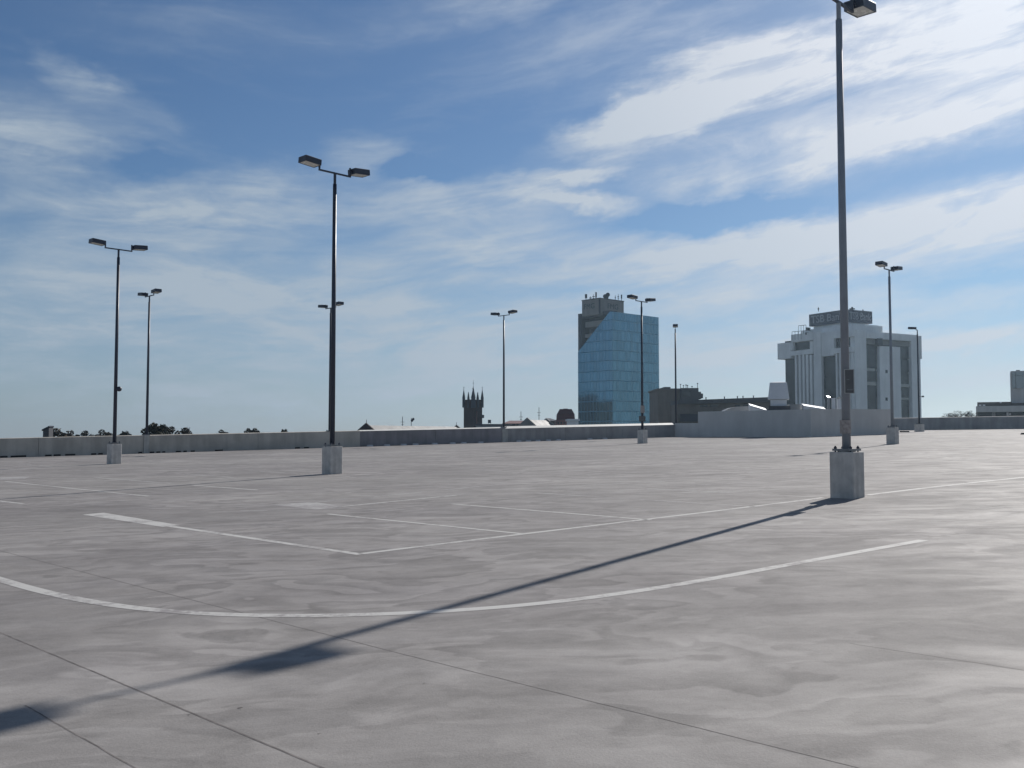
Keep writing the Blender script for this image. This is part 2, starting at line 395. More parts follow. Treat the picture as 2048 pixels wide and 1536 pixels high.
wpart(walls[3], 'pier', M['pier'], wall_s(1004), wall_s(1015), -.04, 1.0, -.25, .06)
for px0, px1 in ((-5,16),(22,53),(91,104),(108,122),(131,151),(183,193),(197,206),(225,238)):
    wpart(walls[0], 'drain_slot', M['rubber'], wall_s(px0), wall_s(px1), .0, .10, .0, .012)
for px0, px1 in ((277,285),):
    wpart(walls[0], 'drain_slot', M['rubber'], wall_s(px0), wall_s(px1), .0, .10, .0, .012)
for px0, px1 in ((300,309),(313,321),(325,331),(352,362),(367,374),(382,390),(430,446),(590,600),(608,618)):
    wpart(walls[1], 'drain_slot', M['rubber'], wall_s(px0), wall_s(px1), .0, .09, .0, .012)
# white stop blocks along the foot of the dark and grey parapets
stops = [(737,'b'),(771,'b'),(804,'b'),(828,'b'),(866,'b'),(902,'b'),(924,'b'),(958,'b'),(1034,'c'),(1053,'c'),(1072,'c'),(1093,'c'),(1113,'c'),(1176,'c'),(1206,'c')]
sm = MB(); sm.hexa([Vector(p) for p in ((-.22,-.07,0),(.22,-.07,0),(.22,.07,0),(-.22,.07,0),(-.20,-.045,.11),(.20,-.045,.11),(.20,.045,.11),(-.20,.045,.11))])
sme = sm.mesh('stop_block', M['stopwhite'])
for px, k in stops:
    p = WA0 + wdir*wall_s(px) + wnorm*.25; p.z = deckz(p.x, p.y)+.03
    o = bpy.data.objects.new('stop_block', sme); col.objects.link(o); o.location = p; o.rotation_euler = (0,0,math.atan2(wdir.y,wdir.x))
    tag(o, 'small white stop block at the foot of the dark parapet under the church' if k=='b' else 'small white stop block at the foot of the grey parapet under the glass tower', 'stop block', 'white stop blocks along the parapet')
    o.location.z -= .03
# far right parapet
b = MB(); wall_seg(b, FW0, fdir, fnorm, -16, (FW1-FW0).length+40, 1.20, 1.23, n=11)
mid = FW0.copy(); mid.z = deckz(mid.x, mid.y)
tag(b.build('parapet_wall', M['wall_c'], origin=mid), 'long grey parapet across the far right end of the deck', 'parapet', 'concrete parapets round the deck')
for px, py, w, lab in ((1809,864.6,.85,'low dark stop block lying beside the rightmost lamp post base'),(2049,869,.5,'dark stop block at the far right edge of the deck')):
    p = on_deck(px, py); b = MB(); b.hexa([p+Vector(q) for q in ((-w/2,-.1,0),(w/2,-.1,0),(w/2,.1,0),(-w/2,.1,0),(-w/2+.05,-.07,.12),(w/2-.05,-.07,.12),(w/2-.05,.07,.12),(-w/2+.05,.07,.12))])
    tag(b.build('stop_block', M['rubber'], origin=p), lab, 'stop block')

# ------------------------------------------------------------------ ramp housing
z0 = lambda p: deckz(p.x, p.y)
A = WA1.copy(); AB = (HB - A); AB.z = 0; LAB = AB.length; ab = AB.normalized(); nab = Vector((ab.y, -ab.x, 0))
if nab.x > 0 and nab.y > 0: nab = -nab
if nab.dot(Vector((-.2,-1,0))) < 0: nab = -nab
BC = HC - HB; BC.z = 0; LBC = BC.length; bc = BC.normalized(); nbc = Vector((bc.y, -bc.x, 0))
def hit(P, dr, px):
    dd = ray(px, 850); return (dd.x*P.y - dd.y*P.x) / (dd.y*dr.x - dd.x*dr.y)
sLow = hit(A, ab, 1396)
hs = empty('ramp_housing', (HB.x, HB.y, z0(HB)), 'plain grey walled ramp housing with vents on top, at the right end of the parapet', 'ramp housing')
top = lambda px, py, P, dr, s: at(px, py, (P+dr*s).y).z
zt_l = top(1400, 823.5, A, ab, sLow); zt_b = top(1622, 818.5, A, ab, LAB); zt_c = top(1787, 818.5, HB, bc, LBC)
T = .25
b = MB(); P1 = A+ab*sLow
def wallblock(P, Q, n, zp, zq, base=-.05):
    P2, Q2 = P-n*T, Q-n*T
    b.hexa([Vector((P.x,P.y,z0(P)+base)),Vector((Q.x,Q.y,z0(Q)+base)),Vector((Q2.x,Q2.y,z0(Q2)+base)),Vector((P2.x,P2.y,z0(P2)+base)),
            Vector((P.x,P.y,zp)),Vector((Q.x,Q.y,zq)),Vector((Q2.x,Q2.y,zq)),Vector((P2.x,P2.y,zp))])
wallblock(P1, HB, nab, zt_l, zt_b); b.build('side_wall', M['render_'], hs)
b = MB(); wallblock(HB+bc*.004, HC, nbc, zt_b+.02, zt_c); b.build('front_wall', M['render_'], hs)
# return wall and flat roof
back = HC - nbc*9; b = MB(); nr = Vector((nbc.y, -nbc.x, 0))
q = [HC-nbc*.01, back, back-bc*.25, HC-nbc*.01-bc*.25]
b.hexa([Vector((p.x,p.y,z0(p)-.05)) for p in q]+[Vector((p.x,p.y,zt_c-.01)) for p in q]); b.build('end_wall', M['render_'], hs)
b = MB(); rp = [P1-nab*T, HB-nab*T-nbc*0, HC-nbc*T-bc*.25, HC-nbc*8-bc*.25, P1-nab*8]
rp = [P1-nab*T*1.01, HB-nab*T+bc*.3, HC-nbc*T*1.01-bc*.26, HC-nbc*8-bc*.26, P1-nab*9]
b.prism([(p.x,p.y) for p in rp], zt_b-.65, zt_b-.45); b.build('flat_roof', M['tin'], hs)
lowend = A + ab*sLow
b = MB(); 
Pq, Qq = A+ab*.01, lowend-ab*.004; P2, Q2 = Pq-nab*T, Qq-nab*T
zl0, zl1 = top(1352, 846.5, A, ab, 0), top(1394, 846, A, ab, sLow)
b.hexa([Vector((p.x,p.y,z0(p)-.05)) for p in (Pq,Qq,Q2,P2)]+[Vector((Pq.x,Pq.y,zl0)),Vector((Qq.x,Qq.y,zl1)),Vector((Q2.x,Q2.y,zl1)),Vector((P2.x,P2.y,zl0))])
tag(b.build('parapet_wall', M['render_'], origin=(Pq.x,Pq.y,z0(Pq))), 'short low grey parapet between the single lamp post and the ramp housing', 'parapet', 'concrete parapets round the deck')
ROOFZ = zt_b-.45
# roof vent cowl
def frustum(mb, c, w0, d0, w1, d1, za, zb, m):
    pts = []
    for w, dd, z in ((w0,d0,za),(w1,d1,zb)):
        for sx, sy in ((-1,-1),(1,-1),(1,1),(-1,1)):
            q = m @ Vector((sx*w/2, sy*dd/2, 0)); pts.append(Vector((c.x+q.x, c.y+q.y, z)))
    mb.hexa(pts)
rot = Matrix.Rotation(R(-14), 3, 'Z')
DV = 78.5; cv = at(1557, 800, DV); zz = lambda y: at(1557, y, DV).z; S = DV/F
vt = empty('roof_vent', (cv.x, cv.y, ROOFZ), 'white tapered vent cowl standing on the ramp housing roof', 'roof vent')
b = MB(); frustum(b, cv, 31*S, 1.1, 31*S, 1.1, ROOFZ, zz(799.5), rot); b.build('vent_neck', M['white'], vt)
b = MB(); frustum(b, cv, 41*S, 1.4, 33*S, 1.0, zz(799), zz(765.5), rot); frustum(b, cv, 31*S, .95, 12*S, .3, zz(765.49), zz(763.8), rot); b.build('vent_hood', M['white'], vt, bevel=.02)
b = MB(); frustum(b, cv+Vector((0,-.2,0)), 42*S, 1.5, 42*S, 1.5, ROOFZ, zz(812.5), rot); b.build('vent_kerb', M['darkgrey'], vt)
# low metal upstands with bright sloping flashings
def upstand(name, x0, y0, x1, y1, D, label, hw=.5):
    a, c = at(x0, y0, D), at(x1, y1, D-.6); o = empty(name, (a.x, a.y, ROOFZ), label, 'roof skylight')
    b = MB(); back_ = Vector((0,hw,0)); base = lambda p: Vector((p.x, p.y, ROOFZ))
    dz = Vector((0,0,.0)); up = Vector((0,0,.17))
    b.hexa([base(a), base(c), base(c+back_), base(a+back_), a, c, c+back_+up, a+back_+up])
    b.build('upstand', M['white'], o)
    b = MB(); e = Vector((0,-.05,.03)); b.hexa([a+e*0+Vector((0,-.06,.012)), c+Vector((0,-.06,.012)), c+back_+up+Vector((0,.02,.012)), a+back_+up+Vector((0,.02,.012)),
          a+Vector((0,-.06,.05)), c+Vector((0,-.06,.05)), c+back_+up+Vector((0,.02,.05)), a+back_+up+Vector((0,.02,.05))])
    b.build('flashing', M['flash'], o)
upstand('skylight', 1500, 811.8, 1533, 821.5, 80, 'low roof skylight with bright sloping edge, left of the white vent cowl')
upstand('skylight', 1607, 812.5, 1651, 819.5, 78, 'low roof skylight with bright sloping edge, right of the white vent cowl')
# rounded duct
DD = 82; b = MB(); prof = [(1447,823),(1455,818.5),(1463,815.5),(1475,813.5),(1498,812.3),(1500,823)]
pt = [at(x, y, DD) for x, y in prof]; bk = Vector((0,1.4,0)); n = len(pt); low = [Vector((p.x,p.y,ROOFZ)) for p in (pt[0],pt[-1])]
ring = [low[0]]+pt+[low[1]]
b.face(ring[::-1]); b.face([p+bk for p in ring])
for i in range(len(ring)): j=(i+1)%len(ring); b.face([ring[i], ring[j], ring[j]+bk, ring[i]+bk])
tag(b.build('roof_duct', M['tin'], origin=low[0]), 'white duct with a rounded left shoulder on the ramp housing roof', 'duct')
p = at(1590, 814, 79); b = MB(); b.prism([(p.x-.5,p.y-.3),(p.x+.5,p.y-.3),(p.x+.5,p.y+.5),(p.x-.5,p.y+.5)], ROOFZ, at(1590,809.8,79).z)
b.prism([(p.x-.55,p.y-.35),(p.x+.55,p.y-.35),(p.x+.55,p.y+.55),(p.x-.55,p.y+.55)], at(1590,809.79,79).z, at(1590,809,79).z)
tag(b.build('roof_hatch', M['tin'], origin=(p.x,p.y,ROOFZ)), 'small grey roof hatch box beside the white vent cowl', 'roof hatch')
# shiny vent pipe that throws back the sun
SUN_AZ, SUN_EL = R(33.5), R(33.35)
SUN = Vector((math.cos(SUN_EL)*math.sin(SUN_AZ), math.cos(SUN_EL)*math.cos(SUN_AZ), math.sin(SUN_EL)))
p = at(1657, 806, 77.5); vp = empty('vent_pipe', (p.x, p.y, ROOFZ), 'vent pipe with polished cap glinting in the sun, just left of the big lamp post', 'vent pipe')
b = MB(); ztop = at(1657, 797, 77.5).z; b.tube((p.x,p.y,ROOFZ),(p.x,p.y,ztop), .11, n=12); b.build('pipe', M['tin'], vp, smooth=False)
gl = at(1657, 793, 77.5); h = (SUN + (EYE-gl).normalized()).normalized(); b = MB()
t1 = h.cross(Vector((0,0,1))).normalized(); t2 = h.cross(t1)
k = len(b.v); N_ = 16; prev = None
rings = []
for r, off in ((.18,-.05),(.17,-.004),(.09,.002),(.0005,.004)):
    rings.append([gl + h*off + t1*math.cos(2*math.pi*i/N_)*r + t2*math.sin(2*math.pi*i/N_)*r for i in range(N_)])
for a_, c_ in zip(rings, rings[1:]):
    for i in range(N_): j=(i+1)%N_; b.face([a_[i], c_[i], c_[j], a_[j]])
b.face(rings[0]); b.build('cap', M['chrome'], vp)
for px, w in ((1667,.16),(1677,.13)):
    p = at(px, 806, 77.4); b = MB(); b.tube((p.x,p.y,ROOFZ),(p.x,p.y,at(px,797.5,77.4).z), w, n=12); b.tube((p.x,p.y,at(px,797.5,77.4).z),(p.x,p.y,at(px,796,77.4).z), w*1.15, n=12)
    tag(b.build('vent_pipe', M['white'], origin=(p.x,p.y,ROOFZ)), 'wider white vent pipe right of the glinting one' if w>.15 else 'slimmer white vent pipe nearest the big lamp post', 'vent pipe')

# ------------------------------------------------------------------ lamp posts
HEAD_L, HEAD_W, HEAD_H = .60, .42, .19
def head_mesh():
    b = MB(); l, w, h = HEAD_L/2, HEAD_W/2, HEAD_H
    # shoebox lantern open below: top, sides, rim
    top_ = [(-l*.97,-w*.96,h),(l*.97,-w*.96,h),(l*.97,w*.96,h),(-l*.97,w*.96,h)]
    out = [(-l,-w,0),(l,-w,0),(l,w,0),(-l,w,0)]; mid_ = [(-l,-w,h*.93),(l,-w,h*.93),(l,w,h*.93),(-l,w,h*.93)]
    inn = [(-l*.9,-w*.87,0),(l*.9,-w*.87,0),(l*.9,w*.87,0),(-l*.9,w*.87,0)]; ceil_ = [(x,y,.05) for x,y,_ in inn]
    b.face(top_)
    for A_, B_ in ((mid_, top_),(out, mid_),(inn, out),(ceil_, inn)):
        for i in range(4): j=(i+1)%4; b.face([A_[i],A_[j],B_[j],B_[i]])
    b.face(ceil_[::-1]); return b.mesh('lamp_head', M['steel'])
def lens_mesh():
    b = MB(); l, w = HEAD_L*.45, HEAD_W*.435
    b.hexa([(-l+.005,-w+.005,.006),(l-.005,-w+.005,.006),(l-.005,w-.005,.006),(-l+.005,w-.005,.006),(-l+.005,-w+.005,.018),(l-.005,-w+.005,.018),(l-.005,w-.005,.018),(-l+.005,w-.005,.018)])
    return b.mesh('lens', M['lens'])
HM, LM = head_mesh(), lens_mesh()
HALF = .605
def arm_mesh(double=True):
    b = MB(); s = .05
    if double: b.box((0,0,0),(2*HALF+s,s,s))
    for sg in ((1,-1) if double else (1,)):
        e = HALF if double else .10
        b.box((sg*e,0,.15+s/4),(s*.98,s*.98,.25))
        b.box((sg*(e+.045),0,.19),(.05,.10,.12))
    if not double: b.box((.05,0,0),(.14,s,s)); 
    return b.mesh('arm', M['steel'])
ARM2, ARM1 = arm_mesh(True), arm_mesh(False)
def block_mesh(s=.48, h=.88):
    b = MB(); k = s/2; e = .018
    b.prism([(-k+e,-k),(k-e,-k),(k,-k+e),(k,k-e),(k-e,k),(-k+e,k),(-k,k-e),(-k,-k+e)], -.03, h); return b
DIR1 = math.atan2(.714, .70); DIR2 = math.atan2(-.72, .70)
def lamp(label, px, py, arm_py, az, double=True, on_wall=False, block=(.48,.88), steel='steel', single_az=None, plinth=True, blockaz=DIR1):
    if on_wall:
        s = wall_s(px) if on_wall is True else 0
        c = WA0 + wdir*s - wnorm*.10; base = Vector((c.x, c.y, deckz(c.x, c.y)+1.10)); foot = 0
    else:
        c = on_deck(px, py); dn = Vector((c.x, c.y, 0)).normalized(); c = c + dn*block[0]*.62
        base = Vector((c.x, c.y, deckz(c.x, c.y))); foot = block[1]
    o = empty('lamp_post', base, label, 'lamp post', 'lamp posts on the roof deck')
    ztop = at(px, arm_py, base.y).z - base.z
    if foot:
        me = block_mesh(*block).mesh('concrete_base', M['block']); q = link('concrete_base', me, o, rz=blockaz)
        bv = q.modifiers.new('bevel','BEVEL'); bv.width=.008; bv.segments=1
    pb = MB(); pl = .20 if foot else .16
    pb.box((0,0,foot+.042),(pl*2,pl*2,.042)); pm = pb.mesh('base_plate', M['plate' if foot else 'steel']); link('base_plate', pm, o, rz=blockaz)
    for sx in (-1,1):
        for sy in (-1,1):
            bb = MB(); x, y = sx*pl*.78, sy*pl*.78
            bb.tube((x,y,foot),(x,y,foot+.118), .016, n=8); bb.tube((x,y,foot+.0635),(x,y,foot+.098), .032, n=6)
            link('anchor_bolt', bb.mesh('anchor_bolt', M['steel']), o, rz=blockaz)
    gb = MB(); gb.tube((0,0,foot+.001),(0,0,foot+.0205), .17, n=20); link('grout_pad', gb.mesh('grout_pad', M['block']), o)
    sb = MB(); sb.tube((0,0,foot+.03),(0,0,ztop-.36), .083, .062, 20); me = sb.mesh('pole', M[steel], smooth=False)
    for p in me.polygons: p.use_smooth = len(p.vertices) == 4
    link('pole', me, o)
    sp = MB(); sp.tube((0,0,ztop-.36),(0,0,ztop-.02), .045, n=14); me = sp.mesh('spigot', M[steel])
    link('spigot', me, o)
    link('arm', ARM2 if double else ARM1, o, (0,0,ztop), az)
    for sg in ((1,-1) if double else (1,)):
        e = (HALF if double else .10)+.07+HEAD_L/2
        hd = link('lamp_head', HM, o, (sg*e*math.cos(az), sg*e*math.sin(az), ztop+.11), az + (0 if sg>0 else math.pi))
        hd.rotation_euler = (0, R(-4.5), az + (0 if sg>0 else math.pi))
        link('lens', LM, hd)
    return o, base, ztop
LAMPS = {}
def LP(k, *a, **kw): LAMPS[k] = lamp(*a, **kw)
LP('L1', 'leftmost twin lamp post on a concrete base, round camera halfway up', 228, 928, 499, DIR1)
LP('L2', 'twin lamp post on the parapet pier beside the tallest bushy tree', 294, 866, 592, DIR2, on_wall=True)
LP('L3', 'tall dark twin lamp post on a concrete base, in the left half before the parapet', 664, 948.5, 346.5, DIR1)
LP('L4', 'distant twin lamp post on the parapet, hidden behind the tall dark post except its lamps', 660, 864, 616, DIR2, on_wall=True)
LP('L5', 'slim twin lamp post on the parapet pier right of the church tower', 1009, 855, 631, DIR2, on_wall=True)
LP('L6', 'twin lamp post on a small concrete base in front of the glass tower', 1285, 887, 603, DIR1, block=(.48,.86))
LP('L7', 'single headed lamp post at the corner where the parapet meets the ramp housing', 1354, 846, 657.5, R(-98), double=False, on_wall=True)
LP('L8', 'nearest and largest twin lamp post, on a big concrete base with a bolted plate', 1695, 997.5, 4.5, DIR1, steel='steel_veiled', block=(.49,.885))
LP('L9', 'twin lamp post on concrete base before the right side of the bank', 1785.5, 888.5, 540, DIR1, block=(.50,.89), steel='steel_veiled')
LP('L10', 'single headed lamp post with a camera arm beside the right edge of the bank', 1839, 863.5, 660, R(135), double=False, block=(.66,.66))
# camera dome on L1, camera arm on L10
o, base, zt = LAMPS['L1']; zc = at(234, 778, base.y).z - base.z
b = MB(); b.ball((.17,-.03,zc), .115, 14, 10); b.tube((.05,0,zc+.05),(.17,-.03,zc+.05), .02, n=8)
c1 = b.build('security_camera', M['steel'], origin=(0,0,0), smooth=True); c1.location = base
tag(c1, 'round dark dome camera clamped halfway up the leftmost lamp post', 'security camera')
o, base, zt = LAMPS['L10']; zc = at(1843, 793, base.y).z - base.z
b = MB(); b.tube((.05,0,zc),(.30,-.02,zc), .022, n=8); b.box((.36,-.03,zc),(.16,.14,.14)); b.tube((.36,-.1,zc),(.36,-.16,zc), .05, n=10)
c2 = b.build('security_camera', M['steel'], origin=(0,0,0)); c2.location = base
tag(c2, 'small dark box camera on a short arm of the rightmost lamp post', 'security camera')
# signs on L8
o, base, zt = LAMPS['L8']; Y8 = base.y - .12
def plate(name, x0, x1, y0, y1, Y, back, edge, label, cat, tilt=0):
    a, c = at(x0, y1, Y), at(x1, y0, Y-.01); w, h = c.x-a.x, c.z-a.z
    o = empty(name, (a.x+w/2, Y, a.z), label, cat); bb = MB()
    bb.box((a.x+w/2, Y, a.z+h/2), (w, .006, h)); bb.build('panel', back, o)
    if edge:
        e = MB(); t = .011
        for (cx, cz, ww, hh) in ((a.x+w/2, a.z+t/2, w, t),(a.x+w/2, a.z+h-t/2, w, t),(a.x+t/2, a.z+h/2, t, h-2*t),(a.x+w-t/2, a.z+h/2, t, h-2*t)): e.box((cx, Y-.008, cz),(ww, .016, hh))
        e.build('rim', edge, o)
        m = MB(); m.box((a.x+w*.38, Y-.006, a.z+h*.58),(w*.3,.006,h*.03)); m.box((a.x+w*.55, Y-.006, a.z+h*.16),(w*.6,.006,h*.05)); m.build('clip', M['plate'], o)
        k = MB(); k.box((a.x+w*.25, Y+.05, a.z+h*.8),(.03,.1,.03)); k.box((a.x+w*.25, Y+.05, a.z+h*.2),(.03,.1,.03)); k.build('bracket', M['steel'], o)
    return o
plate('notice_sign', 1689, 1708, 738.5, 787, Y8, M['signback'], M['signedge'], 'narrow framed sign clamped to the biggest lamp post, dark back and pale rim', 'sign')
# wrapped notice round the pole foot
zc0, zc1 = at(1692, 867, Y8).z, at(1692, 840, Y8).z; st = empty('wrapped_notice', (base.x, base.y, zc0), 'weathered paper notice wrapped round the foot of the biggest lamp post', 'notice')
b = MB(); n = 22
for i in range(n):
    a0, a1 = R(150)+R(215)*i/n, R(150)+R(215)*(i+1)/n
    rr = lambda a: .088+.03*max(0, (R(175)-a)/R(25))
    p0 = (base.x+rr(a0)*math.cos(a0), base.y+rr(a0)*math.sin(a0)); p1 = (base.x+rr(a1)*math.cos(a1), base.y+rr(a1)*math.sin(a1))
    q0 = (base.x+(rr(a0)+.003)*math.cos(a0), base.y+(rr(a0)+.003)*math.sin(a0)); q1 = (base.x+(rr(a1)+.003)*math.cos(a1), base.y+(rr(a1)+.003)*math.sin(a1))
    b.hexa([(*q0,zc0),(*q1,zc0),(*p1,zc0),(*p0,zc0),(*q0,zc1),(*q1,zc1),(*p1,zc1),(*p0,zc1)])
b.build('sheet', M['sticker'], st)
z8 = at(1685, 795, Y8).z; b = MB(); b.tube((base.x-.07,base.y-.02,z8),(base.x-.16,base.y-.05,z8-.015), .008, n=8); b.ball((base.x-.17,base.y-.05,z8-.01), .02); b.tube((base.x-.10,base.y-.03,z8-.01),(base.x-.13,base.y-.04,z8+.05), .006, n=6)
tag(b.build('cable_hook', M['signedge'], origin=(base.x-.07,base.y,z8)), 'small pale hook sticking out of the biggest lamp post below its sign', 'hook')
# small fittings on L6
o, base, zt = LAMPS['L6']; Y6 = base.y-.11
plate('notice_sign', 1281, 1289, 811, 826, Y6, M['sticker'], None, 'small faded sign plate low on the lamp post before the glass tower', 'sign')
plate('notice_sign', 1278, 1291, 832, 843, Y6-.02, M['signback'], None, 'dark sign plate lowest on the lamp post before the glass tower', 'sign')

# ------------------------------------------------------------------ facades
class Facade:
    def __init__(s, O, ang_deg):
        """O = plan point of the corner, e = direction along the face, n = outward"""
        s.O = Vector((O[0], O[1], 0)); s.e = Vector((math.sin(R(ang_deg)), math.cos(R(ang_deg)), 0)); n = Vector((s.e.y, -s.e.x, 0))
        s.n = n if n.dot(-s.O) > 0 else -n
    def sz(s, px, py):
        dd = ray(px, py); O = s.O
        t = (O.dot(s.n) - EYE.dot(s.n)*0) / dd.dot(s.n) if True else 0
        p = EYE + dd*t; return (p - O).dot(s.e), p.z
    def pt(s, a, z, d=0): p = s.O + s.e*a + s.n*d; return Vector((p.x, p.y, z))
    def box(s, mb, s0, s1, z0, z1, d0, d1):
        if s0 > s1: s0, s1 = s1, s0
        P = lambda a, d, z: s.pt(a, z, d)
        c = [P(s0,d1,z0),P(s1,d1,z0),P(s1,d0,z0),P(s0,d0,z0),P(s0,d1,z1),P(s1,d1,z1),P(s1,d0,z1),P(s0,d0,z1)]
        mb.hexa(c)
    def pbox(s, mb, x0, x1, y0, y1, d0, d1, z0=None):
        xm, ym = (x0+x1)/2, (y0+y1)/2
        a, b_ = s.sz(x0, ym)[0], s.sz(x1, ym)[0]; zt = s.sz(xm, y0)[1]; zb = s.sz(xm, y1)[1] if z0 is None else z0
        s.box(mb, a, b_, zb, zt, d0, d1)
def lettering(text, fac, s0, s1, z0, z1, d, parent, mat, depth=.12, flip=False, name='lettering'):
    cu = bpy.data.curves.new('txt', 'FONT'); cu.body = text; cu.extrude = depth/2; cu.resolution_u = 3
    ob = bpy.data.objects.new('txt', cu); col.objects.link(ob); bpy.context.view_layer.update()
    me = bpy.data.meshes.new_from_object(ob); bpy.data.objects.remove(ob)
    xs = [v.co.x for v in me.vertices]; ys = [v.co.y for v in me.vertices]; ax, bx, ay, by = min(xs), max(xs), min(ys), max(ys)
    org = Vector(parent['_org'])
    left, right = (max(s0,s1), min(s0,s1)) if flip else (min(s0,s1), max(s0,s1))
    for v in me.vertices:
        u = (v.co.x-ax)/(bx-ax); w = (v.co.y-ay)/(by-ay)
        p = fac.pt(left+(right-left)*u, z0+(z1-z0)*w, d+v.co.z); v.co = p - org
    me.name = name; me.materials.clear(); me.materials.append(mat); me.update()
    return link(name, me, parent)

# ---- bank building
Dk = 250; oc = at(1708, 760, Dk)
BL, BR = Facade((oc.x, oc.y), -29), Facade((oc.x, oc.y), 61)     # left face runs left and back, right face right and back
bk = empty('bank_building', (oc.x, oc.y, GROUND), 'white concrete bank building with dark windows, vertical fins and a navy rooftop sign', 'building')
zr = BL.sz(1645, 664)[1]; GB = GROUND
sL, sR = BL.sz(1566, 740)[0], BR.sz(1838.5, 740)[0]
b = MB()
# core of dark glass, set back behind the precast shell
Lb = BL.sz(1584,740)[0]
def plan(pL, pR, inset):   # rectangle corner, left extent pL, right extent pR
    O = BL.O - BL.n*inset - BR.n*inset
    a = O; l = BL.O + BL.e*pL - BR.n*inset*0 - BL.n*inset; r = BR.O + BR.e*pR - BR.n*inset
    return [a, r, BL.O + BL.e*pL + BR.e*pR, l]
pl = plan(sL, sR-.3, .9); b.prism([(p.x,p.y) for p in pl], GB, zr-1.2); b.build('window_core', M['bankglass'], bk)
b = MB(); x = BL
def px_l(*a): BL.pbox(b, *a)
# left face, precast shell (pixel columns converted to metres on the face)
x.pbox(b, 1558, 1584, 686, 718, -6.0, .55)
x.pbox(b, 1584, 1628.3, 667, 682.5, -1.2, .35)          # head above first window
x.pbox(b, 1584, 1587.5, 682.5, 700, -1.2, .35)
x.pbox(b, 1621.5, 1628.3, 682.5, 700, -1.2, .35)
x.pbox(b, 1584, 1628.3, 700, 709.5, -1.2, .36)          # ledge
x.pbox(b, 1628.3, 1643.5, 664, 700, -1.2, .30, z0=GB)       # pillar
x.pbox(b, 1644.6, 1669.5, 664, 712, -1.2, .32)
x.pbox(b, 1643.5, 1644.6, 664, 678, -1.2, .2)
x.pbox(b, 1669.5, 1708, 660, 675, -1.2, .30)
x.pbox(b, 1669.5, 1708, 695, 705.5, -1.2, .36)
# right face
y_ = BR
y_.pbox(b, 1708.2, 1731, 660, 740, -1.2, .30, z0=GB)
y_.pbox(b, 1731, 1838.5, 668, 680, -1.2, .30)
y_.pbox(b, 1757.5, 1799, 693, 740, -1.2, .28, z0=GB)
y_.pbox(b, 1821, 1838.5, 681.0, 740, -1.2, .30, z0=GB)
y_.pbox(b, 1731, 1757.5, 819, 830, -1.2, .27, z0=GB)
y_.pbox(b, 1836.5, 1840.5, 672, 718, -1.0, .45)
b.build('wall', M['bank'], bk)
b = MB(); y_.pbox(b, 1731.2, 1820.8, 680.2, 690.5, -1.1, -.25); b.build('recessed_band', M['beige'], bk)
b = MB(); y_.pbox(b, 1752, 1761, 677, 692, -.5, .7); b.build('wall_box', M['darkgrey'], bk)
for i, (x0, x1) in enumerate(((1591,1594.5),(1598.5,1602.5),(1606,1610),(1613.5,1617.5),(1621,1625))):
    b = MB(); x.pbox(b, x0, x1, 709.6, 760, -.6, .25, z0=GB); b.build('fin', M['bank'], bk)
for x0, x1 in ((1672.8,1675.8),(1680,1684),(1688,1692),(1696,1700),(1704,1707)):
    b = MB(); x.pbox(b, x0, x1, 705.6, 760, -.6, .25, z0=GB); b.build('fin', M['bank'], bk)
def win(f, x0, x1, y0, y1, d=-.55):
    b = MB(); f.pbox(b, x0, x1, y0, y1, d-.2, d); return b.build('window', M['bankglass'], bk)
win(x, 1587.6, 1621.4, 682.6, 699.9); win(x, 1669.6, 1707.5, 675.2, 694.9); win(x, 1644.7, 1669.4, 712.2, 797); win(x, 1566.5, 1590.5, 718.5, 806, -1.0)
for y0, y1 in ((690.6,736),(741.5,763.5),(770.5,794),(797,818.8)): win(y_, 1731.3, 1757.2, y0, y1)
for y0, y1 in ((692,717),(719.5,743.5),(746,767.5),(774.5,795),(799.5,836)): win(y_, 1799.2, 1820.8, y0, y1)
def band(f, x0, x1, y0, y1, d=-.35):
    b = MB(); f.pbox(b, x0, x1, y0, y1, d-.6, d); return b.build('spandrel', M['bankband'], bk)
band(y_, 1731.3, 1753, 763.6, 770.4, -.2); band(y_, 1731.3, 1753, 736.2, 741.3, -.5); band(y_, 1799.3, 1820.7, 767.7, 774.3, -.2); band(y_, 1799.3, 1820.7, 795.2, 799.3, -.5)
for yy in (743, 798):
    b = MB(); y_.pbox(b, 1769, 1773.5, yy-3, yy+3.5, -.3, .31); b.build('window', M['bankglass'], bk)
# stepped roof storeys
def tier(x0, x1, xc, ytop, ybot, dback, mat, name, y_at=None):
    oo = at(xc, (ytop+ybot)/2, Dk+dback); fl, fr = Facade((oo.x,oo.y), -29), Facade((oo.x,oo.y), 61)
    ym = (ytop+ybot)/2; a, c = fl.sz(x0, ym)[0], fr.sz(x1, ym)[0]
    zt, zb = at(xc, ytop, Dk+dback).z, at(xc, ybot, Dk+dback).z
    P = [fl.O, fl.O+fr.e*c, fl.O+fr.e*c+fl.e*a, fl.O+fl.e*a]
    bb = MB(); bb.prism([(p.x,p.y) for p in P], zb, zt)
    ob = bb.build(name, mat, bk); return ob, fl, fr, a, c, zb, zt
tier(1584, 1836, 1707.5, 660.5, 672, .3, M['bank'], 'roof_storey')
tier(1601.5, 1765, 1706, 648, 661, 1.2, M['bank'], 'roof_storey')
tier(1627, 1737, 1694, 641, 655, 4.5, M['bank'], 'roof_storey')
sg, fl, fr, a, c, zb, zt = tier(1618, 1744.5, 1692.5, 618.5, 643.5, 3.6, M['signnavy'], 'sign_box')
sg['_org'] = bk['_org']
def sign_letters(f, x0, x1, flip, s_all):
    ym = 631; s0, s1 = f.sz(x0, ym)[0], f.sz(x1, ym)[0]
    lettering('TSB Bank', f, s0, s1, zb+(zt-zb)*.22, zb+(zt-zb)*.84, .08, sg, M['letter'], flip=flip)
